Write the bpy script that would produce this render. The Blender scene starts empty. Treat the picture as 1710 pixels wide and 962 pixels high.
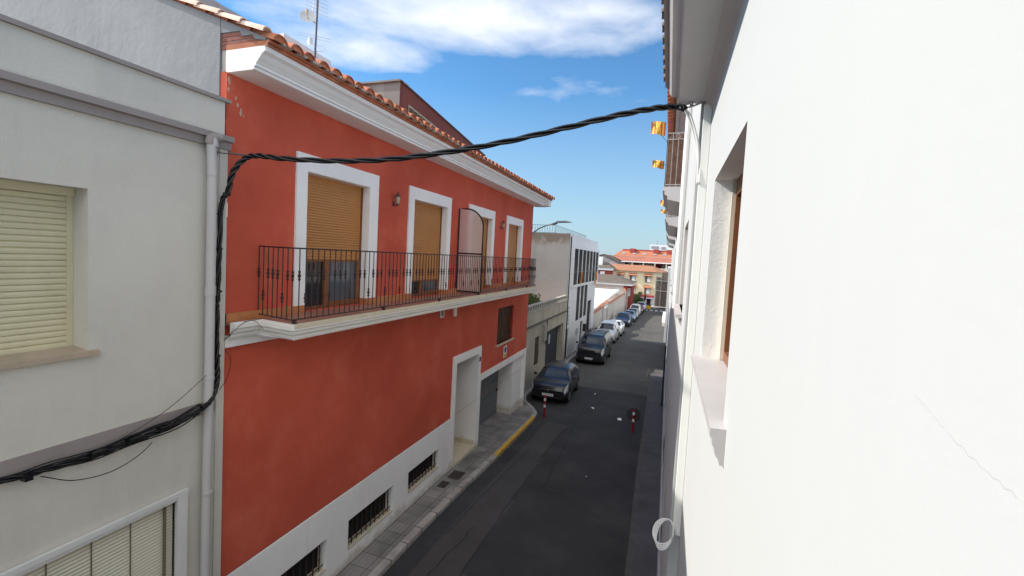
import bpy, math, random
from mathutils import Vector, Matrix
random.seed(7)
R = math.radians
scn = bpy.context.scene
COL = scn.collection

# ------------------------------------------------------------------ camera
EYE = Vector((0.0, 0.0, 6.4))
F_PX, W_PX = 750.0, 1710.0
pitch, roll, yaw = R(3.15), R(3.02), R(-19.105)
fw = Vector((math.sin(yaw)*math.cos(pitch), math.cos(yaw)*math.cos(pitch), -math.sin(pitch)))
r0 = Vector((math.cos(yaw), -math.sin(yaw), 0)); u0 = r0.cross(fw)
rt = r0*math.cos(roll) + u0*math.sin(roll); up = -r0*math.sin(roll) + u0*math.cos(roll)
cd = bpy.data.cameras.new('camera'); cam = bpy.data.objects.new('camera', cd); COL.objects.link(cam)
m = Matrix((rt, up, -fw)).transposed().to_4x4(); m.translation = EYE
cam.matrix_world = m
cd.sensor_width = 36.0; cd.lens = 36.0*F_PX/W_PX; cd.shift_y = -11.0/W_PX
cd.clip_start = 0.02; cd.clip_end = 5000
scn.camera = cam

# ------------------------------------------------------------------ sun, sky
SUN = Vector((-1.0, -0.19, 0.77)).normalized()
sl = bpy.data.lights.new('sun', 'SUN'); sl.energy = 3.9; sl.angle = R(0.53); sl.color = (1.0, 0.945, 0.86)
so = bpy.data.objects.new('sun', sl); COL.objects.link(so)
so.rotation_euler = SUN.to_track_quat('Z', 'Y').to_euler(); so.location = (-60, -10, 60)
world = bpy.data.worlds.new('World'); scn.world = world; world.use_nodes = True
wt = world.node_tree; wt.nodes.clear()
def wn(t, **k):
    n = wt.nodes.new(t)
    for a, b in k.items(): setattr(n, a, b)
    return n
wo = wn('ShaderNodeOutputWorld'); bg = wn('ShaderNodeBackground'); bg.inputs[1].default_value = 0.13
sky = wn('ShaderNodeTexSky', sky_type='NISHITA', sun_disc=False)
sky.sun_elevation = math.asin(SUN.z); sky.sun_rotation = math.atan2(SUN.x, SUN.y)
sky.altitude = 20; sky.air_density = 1.0; sky.dust_density = 0.0; sky.ozone_density = 2.0
# clouds: noise on a plane high above, where the photograph has its cloud banks
geo = wn('ShaderNodeNewGeometry'); 
tcw = wn('ShaderNodeTexCoord'); sep = wn('ShaderNodeSeparateXYZ'); wt.links.new(tcw.outputs['Generated'], sep.inputs[0])
def wm(op, a, b=None, c=None, clamp=False):
    n = wn('ShaderNodeMath', operation=op); n.use_clamp = clamp
    for i, v in enumerate((a, b, c)):
        if v is None: continue
        if isinstance(v, (int, float)): n.inputs[i].default_value = v
        else: wt.links.new(v, n.inputs[i])
    return n.outputs[0]
zc = wm('MAXIMUM', sep.outputs[2], 0.03)
px_, py_ = wm('DIVIDE', sep.outputs[0], zc), wm('DIVIDE', sep.outputs[1], zc)
cmb = wn('ShaderNodeCombineXYZ'); wt.links.new(px_, cmb.inputs[0]); wt.links.new(py_, cmb.inputs[1])
def wnoise(scale, detail, rough, dist=0.0, src=None):
    n = wn('ShaderNodeTexNoise'); n.inputs['Scale'].default_value = scale; n.inputs['Detail'].default_value = detail
    n.inputs['Roughness'].default_value = rough; n.inputs['Distortion'].default_value = dist
    wt.links.new(src or cmb.outputs[0], n.inputs['Vector']); return n.outputs[0]
n1 = wnoise(2.3, 12, 0.55, 0.25); n2 = wnoise(6.5, 10, 0.6, 0.2)
def blob(cx, cy, ax, ay, ang):
    ca, sa = math.cos(ang), math.sin(ang)
    dx, dy = wm('SUBTRACT', px_, cx), wm('SUBTRACT', py_, cy)
    a = wm('ADD', wm('MULTIPLY', dx, ca/ax), wm('MULTIPLY', dy, sa/ax))
    b = wm('ADD', wm('MULTIPLY', dx, -sa/ay), wm('MULTIPLY', dy, ca/ay))
    d = wm('SQRT', wm('ADD', wm('MULTIPLY', a, a), wm('MULTIPLY', b, b)))
    return wm('SUBTRACT', 1.0, d, clamp=True)
def dirpx(x, y):
    d = rt*((x-855)/F_PX) - up*((y-470)/F_PX) + fw; return d.x/d.z, d.y/d.z
CL = [((790, 30), 1.1, 0.42, 0.0, 1.15), ((600, 80), .5, .36, 0, .95), ((960, 22), .6, .2, 0, 1.0), ((950, 150), .55, .3, 0, .22), ((1060, 62), .3, .10, 0, .42)]
msk = None
for (p, ax, ay, ang, w) in CL:
    cx, cy = dirpx(*p)
    b = wm('MULTIPLY', blob(cx, cy, ax, ay, math.atan2(rt.y, rt.x)+ang), w)
    msk = b if msk is None else wm('MAXIMUM', msk, b)
# unseen bright cloud added overhead and behind the viewpoint to fill the shade
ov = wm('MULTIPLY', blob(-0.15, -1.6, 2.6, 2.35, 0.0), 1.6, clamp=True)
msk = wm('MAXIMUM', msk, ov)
body = wm('ADD', wm('MULTIPLY', n1, 0.75), wm('MULTIPLY', n2, 0.25))
dens = wm('MULTIPLY', wm('SUBTRACT', wm('ADD', wm('MULTIPLY', wm('POWER', msk, 0.6), 0.70), body), 0.69), 1.75, clamp=True)
# thin streaks elsewhere
dens2 = wm('MULTIPLY', wm('SUBTRACT', n1, 0.66), 0.8, clamp=True)
dens = wm('MAXIMUM', dens, dens2)
dens = wm('MULTIPLY', dens, wm('MULTIPLY', wm('SUBTRACT', sep.outputs[2], 0.08), 9.0, clamp=True))
skc = wn('ShaderNodeMix', data_type='RGBA'); wt.links.new(dens, skc.inputs[0])
hs = wn('ShaderNodeHueSaturation'); hs.inputs['Saturation'].default_value = 1.12; hs.inputs['Value'].default_value = 1.0
wt.links.new(sky.outputs[0], hs.inputs['Color'])
tint = wn('ShaderNodeMix', data_type='RGBA', blend_type='MULTIPLY'); tint.inputs[0].default_value = 1; tint.inputs[7].default_value = (.60, .84, .92, 1)
wt.links.new(hs.outputs[0], tint.inputs[6]); wt.links.new(tint.outputs[2], skc.inputs[6])
cc = wn('ShaderNodeMix', data_type='RGBA'); cc.inputs[6].default_value = (5.3, 5.5, 5.9, 1); cc.inputs[7].default_value = (12.8, 12.6, 12.2, 1)  # second colour: extra bright, for the unseen fill-light cloud overhead
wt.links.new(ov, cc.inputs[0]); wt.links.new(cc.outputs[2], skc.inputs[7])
hz = wn('ShaderNodeMix', data_type='RGBA'); hz.inputs[7].default_value = (2.2, 2.85, 3.5, 1)
wt.links.new(wm('MULTIPLY', wm('SUBTRACT', 1.0, wm('DIVIDE', sep.outputs[2], .34), clamp=True), .9), hz.inputs[0]); wt.links.new(tint.outputs[2], hz.inputs[6]); wt.links.new(hz.outputs[2], skc.inputs[6])
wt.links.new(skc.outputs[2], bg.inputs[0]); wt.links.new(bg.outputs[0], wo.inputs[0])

scn.render.engine = 'CYCLES'
scn.view_settings.view_transform = 'Standard'; scn.view_settings.look = 'None'
scn.view_settings.exposure = 0.66; scn.view_settings.gamma = 1.0
scn.cycles.max_bounces = 8; scn.cycles.diffuse_bounces = 5; scn.cycles.glossy_bounces = 3

# ------------------------------------------------------------------ materials
MATS = {}
def mat(name, col, rough=0.8, var=0.12, vs=1.2, bump=0.0, bs=60.0, stain=None, stain_amt=0.0, metal=0.0, streak=False, col2=None, spec=0.3, ss=1.3, zs=None):
    if name in MATS: return MATS[name]
    m_ = bpy.data.materials.new(name); m_.use_nodes = True; t = m_.node_tree
    p = t.nodes['Principled BSDF']; p.inputs['Roughness'].default_value = rough; p.inputs['Metallic'].default_value = metal
    p.inputs['Specular IOR Level'].default_value = spec
    L = t.links.new
    g = t.nodes.new('ShaderNodeNewGeometry')
    def noise(scale, det=6, rg=0.6, vec=None):
        n = t.nodes.new('ShaderNodeTexNoise'); n.inputs['Scale'].default_value = scale; n.inputs['Detail'].default_value = det
        n.inputs['Roughness'].default_value = rg; L(vec or g.outputs['Position'], n.inputs['Vector']); return n.outputs[0]
    def ramp(src, a, b):
        r_ = t.nodes.new('ShaderNodeMapRange'); r_.inputs[1].default_value = a; r_.inputs[2].default_value = b; L(src, r_.inputs[0]); return r_.outputs[0]
    def mix(f, a, b):
        x = t.nodes.new('ShaderNodeMix'); x.data_type = 'RGBA'
        if isinstance(f, float): x.inputs[0].default_value = f
        else: L(f, x.inputs[0])
        for i, v in ((6, a), (7, b)):
            if isinstance(v, tuple): x.inputs[i].default_value = (*v[:3], 1)
            else: L(v, x.inputs[i])
        return x.outputs[2]
    dk = tuple(c*(1-var) for c in col); lt = tuple(min(1, c*(1+var)) for c in (col2 or col))
    c = mix(ramp(noise(vs), 0.34, 0.66), dk, lt)
    c = mix(ramp(noise(vs*9, 8, .7), 0.3, 0.7), c, mix(0.5, c, tuple(v*(1+var*.8) for v in col)))
    if stain:
        vec = None
        if streak:
            mp = t.nodes.new('ShaderNodeMapping'); mp.inputs['Scale'].default_value = (1, 1, 0.13); L(g.outputs['Position'], mp.inputs[0]); vec = mp.outputs[0]
        s = noise(ss, 9, .68, vec)
        f = ramp(s, 0.52, 0.72)
        mu = t.nodes.new('ShaderNodeMath'); mu.operation = 'MULTIPLY'; mu.inputs[1].default_value = stain_amt; L(f, mu.inputs[0])
        c = mix(mu.outputs[0], c, stain)
    if zs:   # weathering that creeps from an edge: (z where it is full, z where it ends, colour, amount)
        sx = t.nodes.new('ShaderNodeSeparateXYZ'); L(g.outputs['Position'], sx.inputs[0])
        ad = t.nodes.new('ShaderNodeMath'); ad.operation = 'MULTIPLY_ADD'; L(noise(2.2, 8, .7), ad.inputs[0]); ad.inputs[1].default_value = 1.7; ad.inputs[2].default_value = -.85
        sm = t.nodes.new('ShaderNodeMath'); sm.operation = 'ADD'; L(ramp(sx.outputs[2], zs[1], zs[0]), sm.inputs[0]); L(ad.outputs[0], sm.inputs[1])
        mu = t.nodes.new('ShaderNodeMath'); mu.operation = 'MULTIPLY'; mu.use_clamp = True; L(ramp(sm.outputs[0], .35, .75), mu.inputs[0]); mu.inputs[1].default_value = zs[3]
        c = mix(mu.outputs[0], c, zs[2])
    L(c, p.inputs['Base Color'])
    if bump:
        b = t.nodes.new('ShaderNodeBump'); b.inputs['Strength'].default_value = bump; b.inputs['Distance'].default_value = 0.02
        L(noise(bs, 5, .65), b.inputs['Height']); L(b.outputs[0], p.inputs['Normal'])
    MATS[name] = m_; return m_
def glassy(name, col, rough=0.06, spec=0.6):
    return mat(name, col, rough, .1, 2, spec=spec)

white = mat('white plaster', (.80, .80, .785), .85, .025, .7, .22, 45, (.62, .61, .58), .25, streak=True)
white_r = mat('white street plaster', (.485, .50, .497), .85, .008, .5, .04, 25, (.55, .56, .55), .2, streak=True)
white_trim = mat('white trim paint', (.87, .865, .85), .7, .03, 2, .08, 30, (.58, .55, .5), .22)
plinth_m = mat('white plinth paint', (.87, .86, .835), .8, .04, 1.2, .12, 40, (.60, .56, .50), .35, streak=True, zs=(.02, .50, (.46, .40, .33), .7))
red_m = mat('red rendered wall', (.53, .087, .049), .85, .13, .55, .16, 35, (.62, .17, .11), .42, col2=(.56, .105, .060), ss=1.1)
gray_m = mat('grey rendered wall', (.63, .605, .54), .9, .06, .8, .5, 60, (.50, .49, .455), .45, streak=True, ss=1.6)
taupe = mat('taupe painted trim', (.30, .265, .25), .75, .06, 1.5, .1, 30, (.2, .17, .15), .3)
brown_sh = mat('brown shutter plastic', (.47, .215, .068), .45, .07, 3)
cream_sh = mat('cream shutter plastic', (.58, .54, .37), .5, .06, 2, 0, 30, (.36, .31, .2), .3)
wood = mat('brown window wood', (.20, .075, .028), .45, .2, 8)
iron = mat('dark wrought iron', (.035, .022, .022), .5, .3, 20)
black_pl = mat('black rubber cable', (.007, .007, .008), .2, .2, 10, spec=.4)
white_pl = mat('white plastic', (.72, .72, .70), .4, .03, 3)
glass_d = glassy('dark window glass', (.02, .022, .026), .05)
glass_b = glassy('bluish dark glass', (.012, .015, .022), .12, .12)
glass_k = glassy('black window glass', (.008, .009, .012), .2, .08); glass_k.node_tree.nodes['Principled BSDF'].inputs['IOR'].default_value = 1.08
dark = mat('dark interior', (.012, .012, .012), .9)
tile_m = mat('terracotta roof tile', (.42, .14, .07), .8, .3, 5, .2, 40, (.55, .36, .27), .6, ss=6)
tile_o = mat('orange roof tile', (.36, .15, .085), .85, .25, 1.5, .1, 30, (.35, .2, .13), .5)
tile_br = mat('grey brown roof tile', (.13, .105, .085), .9, .2, 1.5, .1, 30)
ridge_m = mat('pale verge tile', (.62, .45, .36), .85, .22, 5, .2, 30, (.75, .68, .6), .7, ss=7)  # pale pinkish tile with random lighter blotches, for the verge
brickred = mat('thin red brick', (.24, .09, .07), .9, .25, 9, .3, 40)
mortar = mat('grey mortar', (.42, .38, .34), .95, .15, 6, .3, 40)
floor_t = mat('terracotta floor tile', (.33, .15, .10), .55, .15, 4)
skirt_m = mat('orange skirting tile', (.48, .19, .075), .5, .18, 4)
stone_b = mat('worn cream stone', (.60, .54, .40), .8, .12, 3, .2, 30, (.45, .3, .12), .5, ss=3)
conc = mat('old concrete wall', (.42, .385, .31), .95, .16, .9, .4, 18, (.13, .12, .105), .65, streak=True, ss=2.2)
conc_l = mat('pale stained render', (.32, .31, .30), .95, .10, .5, .25, 12, (.20, .17, .14), .7, ss=.55, streak=True, zs=(8.1, 6.9, (.16, .12, .085), .8))
asphalt = mat('asphalt', (.046, .045, .048), .93, .22, .6, .8, 70, (.070, .067, .066), .8, ss=.6)
asph_f = mat('sun-lightened far asphalt', (.076, .073, .070), .95, .2, .45, .4, 60, (.15, .14, .122), .5, ss=.8)  # far road slightly paler by itself, lightened more to stand for sun
asph_p = mat('older asphalt patch', (.066, .063, .062), .93, .2, .6, .5, 90)
crack_m = mat('crack tar', (.018, .018, .018), .8)
kerb_m = mat('kerb stone', (.38, .35, .32), .9, .25, 3.0, .3, 30, (.12, .11, .1), .5)
yellow = mat('worn yellow paint', (.62, .36, .04), .7, .15, 5, .1, 30, (.3, .22, .1), .5, ss=8)
dirt = mat('dusty ground', (.28, .25, .2), .95, .15, .2, .2, 5)
maroon = mat('maroon rendered wall', (.215, .068, .052), .9, .12, .8, .2, 20, (.09, .05, .045), .7, streak=True, ss=2)
greyw = mat('grey rough wall', (.40, .395, .395), .92, .12, .9, .3, 14, (.2, .18, .17), .5, streak=True, ss=1.5)
metal_g = mat('galvanised metal', (.38, .38, .38), .4, .1, 5, metal=.6)
garage_m = mat('grey garage door', (.14, .155, .165), .5, .06, 2)
signal_r = mat('red reflective paint', (.24, .012, .02), .5, .1, 5)
cream_w = mat('cream wall', (.84, .72, .48), .9, .05, .3, .1, 10, (.5, .43, .3), .3)
leaf = mat('green foliage', (.05, .085, .02), .8, .5, 3)
leaf2 = mat('light green foliage', (.10, .14, .04), .8, .4, 3)
bark = mat('bark', (.16, .12, .08), .9, .2, 6)
marble = mat('veined sill stone', (.44, .42, .415), .45, .08, 1.6, 0, 30, (.50, .47, .46), .5, ss=2.4)
moulding_s = mat('grey trim stone', (.52, .50, .51), .8, .05, 2, .15, 30)  # grey stone for eaves, mouldings and balcony slabs
brown_blind = mat('brown reed screen', (.15, .085, .06), .9, .35, 14, .5, 60, (.28, .2, .16), .4, ss=12)
lamp_gl = mat('frosted lamp glass', (.55, .47, .36), .25, .05, 5)
paper = mat('white litter paper', (.8, .8, .8), .9)
scr_glass = mat('ribbed privacy panel', (.85, .76, .73), .3, .05, 3)

# privacy panel: translucent
m_ = scr_glass; t = m_.node_tree; p_ = t.nodes['Principled BSDF']
p_.inputs['Transmission Weight'].default_value = 0.7; p_.inputs['Roughness'].default_value = 0.35

def pavement_mat():
    m_ = bpy.data.materials.new('pavement tiles'); m_.use_nodes = True; t = m_.node_tree; p = t.nodes['Principled BSDF']
    g = t.nodes.new('ShaderNodeNewGeometry'); L = t.links.new
    mp = t.nodes.new('ShaderNodeMapping'); L(g.outputs['Position'], mp.inputs[0])
    b = t.nodes.new('ShaderNodeTexBrick'); b.offset = 0; b.inputs['Scale'].default_value = 1; b.inputs['Brick Width'].default_value = .4; b.inputs['Row Height'].default_value = .4
    b.inputs['Mortar Size'].default_value = .008; b.inputs['Color1'].default_value = (.25, .232, .215, 1); b.inputs['Color2'].default_value = (.30, .28, .26, 1); b.inputs['Mortar'].default_value = (.09, .08, .075, 1)
    L(mp.outputs[0], b.inputs[0])
    w = t.nodes.new('ShaderNodeTexBrick'); w.offset = 0; w.inputs['Scale'].default_value = 1; w.inputs['Brick Width'].default_value = .1; w.inputs['Row Height'].default_value = .05; w.inputs['Mortar Size'].default_value = .008
    w.inputs['Color1'].default_value = (1, 1, 1, 1); w.inputs['Color2'].default_value = (.93, .93, .93, 1); w.inputs['Mortar'].default_value = (.7, .7, .7, 1); L(mp.outputs[0], w.inputs[0])
    n = t.nodes.new('ShaderNodeTexNoise'); n.inputs['Scale'].default_value = 1.4; n.inputs['Detail'].default_value = 8; L(g.outputs['Position'], n.inputs['Vector'])
    r_ = t.nodes.new('ShaderNodeMapRange'); r_.inputs[1].default_value = .3; r_.inputs[2].default_value = .7; r_.inputs[3].default_value = .62; r_.inputs[4].default_value = 1.2; L(n.outputs[0], r_.inputs[0])
    x = t.nodes.new('ShaderNodeMix'); x.data_type = 'RGBA'; x.blend_type = 'MULTIPLY'; x.inputs[0].default_value = 1; L(b.outputs[0], x.inputs[6]); L(w.outputs[0], x.inputs[7])
    y = t.nodes.new('ShaderNodeMix'); y.data_type = 'RGBA'; y.blend_type = 'MULTIPLY'; y.inputs[0].default_value = 1; L(x.outputs[2], y.inputs[6]); L(r_.outputs[0], y.inputs[7])
    L(y.outputs[2], p.inputs['Base Color']); p.inputs['Roughness'].default_value = .9
    return m_
pave = pavement_mat()

# ------------------------------------------------------------------ mesh builder
class MB:
    def __init__(s): s.v = []; s.f = []; s.mi = []
    def add(s, vs, fs, mi=0):
        o = len(s.v); s.v += [tuple(v) for v in vs]
        for f in fs: s.f.append(tuple(i+o for i in f)); s.mi.append(mi)
        return s
    def quad(s, *p, mi=0): return s.add(p, [tuple(range(len(p)))], mi)
    def box(s, x0, x1, y0, y1, z0, z1, mi=0):
        x0, x1 = min(x0, x1), max(x0, x1); y0, y1 = min(y0, y1), max(y0, y1); z0, z1 = min(z0, z1), max(z0, z1)
        return s.add([(x0,y0,z0),(x1,y0,z0),(x1,y1,z0),(x0,y1,z0),(x0,y0,z1),(x1,y0,z1),(x1,y1,z1),(x0,y1,z1)],
                     [(0,3,2,1),(4,5,6,7),(0,1,5,4),(1,2,6,5),(2,3,7,6),(3,0,4,7)], mi)
    def prism(s, pts, ax, a0, a1, mi=0):
        """pts: 2D polygon in the two other axes, extruded along axis ax"""
        def P(u, v, a): return {0: (a, u, v), 1: (u, a, v), 2: (u, v, a)}[ax]
        n = len(pts); vs = [P(u, v, a0) for u, v in pts] + [P(u, v, a1) for u, v in pts]
        fs = [tuple(range(n))[::-1], tuple(range(n, 2*n))] + [(i, (i+1) % n, n+(i+1) % n, n+i) for i in range(n)]
        return s.add(vs, fs, mi)
    def tube(s, path, r, seg=8, mi=0, r2=None, caps=True):
        path = [Vector(p) for p in path]; n = len(path); rings = []
        prev = None
        for i, p in enumerate(path):
            d = (path[min(i+1, n-1)] - path[max(i-1, 0)]).normalized()
            if prev is None:
                a = d.orthogonal().normalized()
            else:
                a = (prev - d*prev.dot(d)); a = a.normalized() if a.length > 1e-6 else d.orthogonal().normalized()
            prev = a; b = d.cross(a)
            rr = r[i] if isinstance(r, (list, tuple)) else (r if r2 is None else r+(r2-r)*i/(n-1))
            rings.append([p + (a*math.cos(2*math.pi*k/seg) + b*math.sin(2*math.pi*k/seg))*rr for k in range(seg)])
        vs = [v for rg in rings for v in rg]; fs = []
        for i in range(n-1):
            for k in range(seg):
                fs.append((i*seg+k, i*seg+(k+1) % seg, (i+1)*seg+(k+1) % seg, (i+1)*seg+k))
        if caps: fs += [tuple(range(seg))[::-1], tuple(range((n-1)*seg, n*seg))]
        return s.add(vs, fs, mi)
    def sweep(s, prof, path, mi=0, z=None, caps=True):
        """prof (offset to the right of travel, z); path of (x, y); mitred"""
        n = len(path); k = len(prof); vs = []
        for i, (x, y) in enumerate(path):
            def nrm(a, b):
                dx, dy = b[0]-a[0], b[1]-a[1]; l = math.hypot(dx, dy); return (dy/l, -dx/l)
            n1_ = nrm(path[i-1], path[i]) if i else nrm(path[0], path[1])
            n2_ = nrm(path[i], path[i+1]) if i < n-1 else n1_
            mx, my = n1_[0]+n2_[0], n1_[1]+n2_[1]; q = 2.0/(mx*mx+my*my); mx *= q; my *= q
            for o, zz in prof: vs.append((x+mx*o, y+my*o, zz))
        fs = []
        for i in range(n-1):
            for j in range(k):
                a, b = i*k+j, i*k+(j+1) % k; fs.append((a, b, b+k, a+k))
        if caps: fs += [tuple(range(k))[::-1], tuple(range((n-1)*k, n*k))]
        return s.add(vs, fs, mi)
    def wall_x(s, X, y0, y1, z0, z1, holes, depth, sgn=1, mi=0, mi_r=None, back=None):
        """front face in the plane x = X facing sgn, with holes (ya,yb,za,zb[,depth]) and their reveals"""
        ys = sorted({y0, y1, *[h[0] for h in holes], *[h[1] for h in holes]}); zs = sorted({z0, z1, *[h[2] for h in holes], *[h[3] for h in holes]})
        for a, b in zip(ys, ys[1:]):
            for c, d in zip(zs, zs[1:]):
                ym, zm = (a+b)/2, (c+d)/2
                if any(h[0] < ym < h[1] and h[2] < zm < h[3] for h in holes): continue
                q = [(X,a,c),(X,b,c),(X,b,d),(X,a,d)]
                s.quad(*(q if sgn > 0 else q[::-1]), mi=mi)
        for h in holes:
            dd = h[4] if len(h) > 4 else depth; B = X - sgn*dd; ya, yb, za, zb = h[:4]; mr = mi if mi_r is None else mi_r
            s.quad((X,ya,za),(X,ya,zb),(B,ya,zb),(B,ya,za), mi=mr); s.quad((X,yb,za),(B,yb,za),(B,yb,zb),(X,yb,zb), mi=mr)
            s.quad((X,ya,zb),(X,yb,zb),(B,yb,zb),(B,ya,zb), mi=mr); s.quad((X,ya,za),(B,ya,za),(B,yb,za),(X,yb,za), mi=mr)
            if back is not None: s.quad((B,ya,za),(B,yb,za),(B,yb,zb),(B,ya,zb), mi=back)
        return s
    def build(s, name, mats, parent=None, smooth=False, loc=None, bevel=0, sub=0):
        me = bpy.data.meshes.new(name)
        o = bpy.data.objects.new(name, me); COL.objects.link(o)
        org = Vector((0, 0, 0))
        if parent is not None:
            o.parent = parent; q = parent
            while q is not None: org += q.location; q = q.parent
        elif loc is not None: org = Vector(loc); o.location = org
        me.from_pydata([(x-org.x, y-org.y, z-org.z) for x, y, z in s.v], [], s.f)
        for mm in (mats if isinstance(mats, (list, tuple)) else [mats]): me.materials.append(mm)
        me.polygons.foreach_set('material_index', s.mi)
        if smooth:
            me.polygons.foreach_set('use_smooth', [True]*len(me.polygons))
            if smooth == 'auto':
                me.set_sharp_from_angle(angle=R(35))
        if bevel:
            b = o.modifiers.new('b', 'BEVEL'); b.width = bevel; b.segments = 2; b.limit_method = 'ANGLE'; b.angle_limit = R(50)
        if sub:
            b = o.modifiers.new('s', 'SUBSURF'); b.levels = sub; b.render_levels = sub
        me.update(); return o
def tag(o, label=None, cat=None, group=None, kind=None):
    if label: o['label'] = label
    if cat: o['category'] = cat
    if group: o['group'] = group
    if kind: o['kind'] = kind
    return o
def thing(name, loc, label, cat, group=None):
    o = bpy.data.objects.new(name, None); o.location = loc; o.empty_display_size = .3; COL.objects.link(o)
    return tag(o, label, cat, group)
def kids(o): return [c for c in bpy.data.objects if c.parent == o]
def copy_tree(o, parent=None):
    c = o.copy(); COL.objects.link(c); c.parent = parent
    for ch in kids(o): copy_tree(ch, c)
    return c
def gz(y, y0=11.0, y1=80.0, s=0.033): return -s*(min(max(y, y0), y1)-y0)

def shutter(x, ya, yb, za, zb, pitch=.045, bulge=.008, sgn=1):
    """roller shutter: convex slats in the plane x, facing +x"""
    b = MB(); n = max(2, int((zb-za)/pitch)); vs = []; rows = []
    for i in range(n):
        z0, z1 = za+(zb-za)*i/n, za+(zb-za)*(i+1)/n; h = z1-z0
        rows += [(x, z0), (x+sgn*bulge*.8, z0+h*.12), (x+sgn*bulge, z0+h*.5), (x+sgn*bulge*.7, z0+h*.85), (x-sgn*.004, z0+h*.95)]
    rows.append((x, zb))
    for xx, zz in rows: vs += [(xx, ya, zz), (xx, yb, zz)]
    b.add(vs, [(2*i, 2*i+1, 2*i+3, 2*i+2) for i in range(len(rows)-1)])
    return b
def frame_x(X, ya, yb, za, zb, w, t, bottom=True):
    """rectangular frame lying against x = X (t thick towards +x)"""
    b = MB(); b.box(X, X+t, ya, ya+w, za, zb); b.box(X, X+t, yb-w, yb, za, zb); b.box(X, X+t, ya+w, yb-w, zb-w, zb)
    if bottom: b.box(X, X+t, ya+w, yb-w, za, za+w)
    return b

# ================================================================== SETTING: ground
ys = [-60, -20, 0, 5, 11] + [11+i*3 for i in range(1, 24)] + [90, 100, 130, 200, 400, 1500]
g = MB()
for a, b_ in zip(ys, ys[1:]): g.quad((-1500, a, gz(a)-.05), (1500, a, gz(a)-.05), (1500, b_, gz(b_)-.05), (-1500, b_, gz(b_)-.05))
tag(g.build('ground', dirt), kind='structure')
# left kerb line (x of the outer kerb face) along y
KL = [(-20, -5.0), (9.0, -4.9), (13.0, -4.76), (17.2, -4.74), (18.1, -4.82), (18.7, -5.15), (19.6, -5.8), (20.5, -6.05), (44, -6.02), (86, -6.0)]
def interp(T, y):
    for (a, xa), (b, xb) in zip(T, T[1:]):
        if a <= y <= b: return xa+(xb-xa)*(y-a)/(b-a)
    return T[-1][1] if y > T[-1][0] else T[0][1]
rd = MB(); YR = sorted({y for y in ys if -21 < y <= 90} | {-20, 17.2, 18.1, 18.7, 19.6, 20.5, 9, 13, 30, 40, 86})
for a, b_ in zip(YR, YR[1:]):
    rd.quad((-7.2, a, gz(a)), (0.8, a, gz(a)), (0.8, b_, gz(b_)), (-7.2, b_, gz(b_)))
rd.quad((-60, 90, gz(90)), (60, 90, gz(90)), (60, 98, gz(98)), (-60, 98, gz(98)))
tag(rd.build('road', asphalt), kind='structure')
# patches and markings
pm = MB()
for a, b_ in zip([5, 8, 11, 14], [8, 11, 14, 17.5]): pm.quad((-4.6+.02*a, a, gz(a)+.004), (-3.55, a, gz(a)+.004), (-3.4, b_, gz(b_)+.004), (-4.6+.02*b_, b_, gz(b_)+.004))
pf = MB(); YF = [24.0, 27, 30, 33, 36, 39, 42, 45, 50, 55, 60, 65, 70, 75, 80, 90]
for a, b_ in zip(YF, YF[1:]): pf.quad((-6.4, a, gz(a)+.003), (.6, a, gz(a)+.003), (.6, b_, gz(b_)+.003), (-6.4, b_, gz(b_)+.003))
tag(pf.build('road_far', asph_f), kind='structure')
if 0: pm.quad((-3.9, 24, gz(24)+.004), (-.9, 24.2, gz(24.2)+.004), (-.9, 25.4, gz(25.4)+.004), (-3.8, 25.2, gz(25.2)+.004))
tag(pm.build('road_patch', asph_p), kind='structure')
cr = MB(); random.seed(3)
def ribbon(b, pts, w, dz):
    for (x0, y0), (x1, y1) in zip(pts, pts[1:]):
        dx, dy = x1-x0, y1-y0; l = math.hypot(dx, dy); nx, ny = -dy/l*w/2, dx/l*w/2
        b.quad((x0-nx, y0-ny, gz(y0)+dz), (x0+nx, y0+ny, gz(y0)+dz), (x1+nx, y1+ny, gz(y1)+dz), (x1-nx, y1-ny, gz(y1)+dz))
for (x0, y0, x1, y1) in ((-3.55, 5, -3.45, 17), (-4.4, 9.0, -4.05, 14.5), (-2.9, 12, -3.3, 22), (-4.3, 6.0, -3.9, 9.5), (-3.6, 17, -2.2, 23.9), (-5.9, 24.0, -.7, 24.0)):
    n = 26; pts = [(x0+(x1-x0)*i/n+random.uniform(-.035, .035), y0+(y1-y0)*i/n+random.uniform(-.03, .03)) for i in range(n+1)]
    ribbon(cr, pts, .02, .008)
tag(cr.build('road_crack', crack_m), kind='structure')
pl = MB(); kl = MB()
YP = sorted({y for y in YR if y <= 86} | {86})
for a, b_ in zip(YP, YP[1:]):
    xa, xb = interp(KL, a)-.16, interp(KL, b_)-.16
    pl.quad((-7.5, a, gz(a)+.12), (xa, a, gz(a)+.12), (xb, b_, gz(b_)+.12), (-7.5, b_, gz(b_)+.12))
    # kerb
    xo, xp = xa+.16, xb+.16
    kl.add([(xa, a, gz(a)-.1), (xo, a, gz(a)-.1), (xo, a, gz(a)+.10), (xo-.02, a, gz(a)+.124), (xa, a, gz(a)+.124),
            (xb, b_, gz(b_)-.1), (xp, b_, gz(b_)-.1), (xp, b_, gz(b_)+.10), (xp-.02, b_, gz(b_)+.124), (xb, b_, gz(b_)+.124)],
           [(1, 2, 7, 6), (2, 3, 8, 7), (3, 4, 9, 8), (0, 1, 2, 3, 4), (5, 9, 8, 7, 6)])
tag(pl.build('pavement', pave), kind='structure')
tag(kl.build('kerb', kerb_m), kind='structure')
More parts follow.
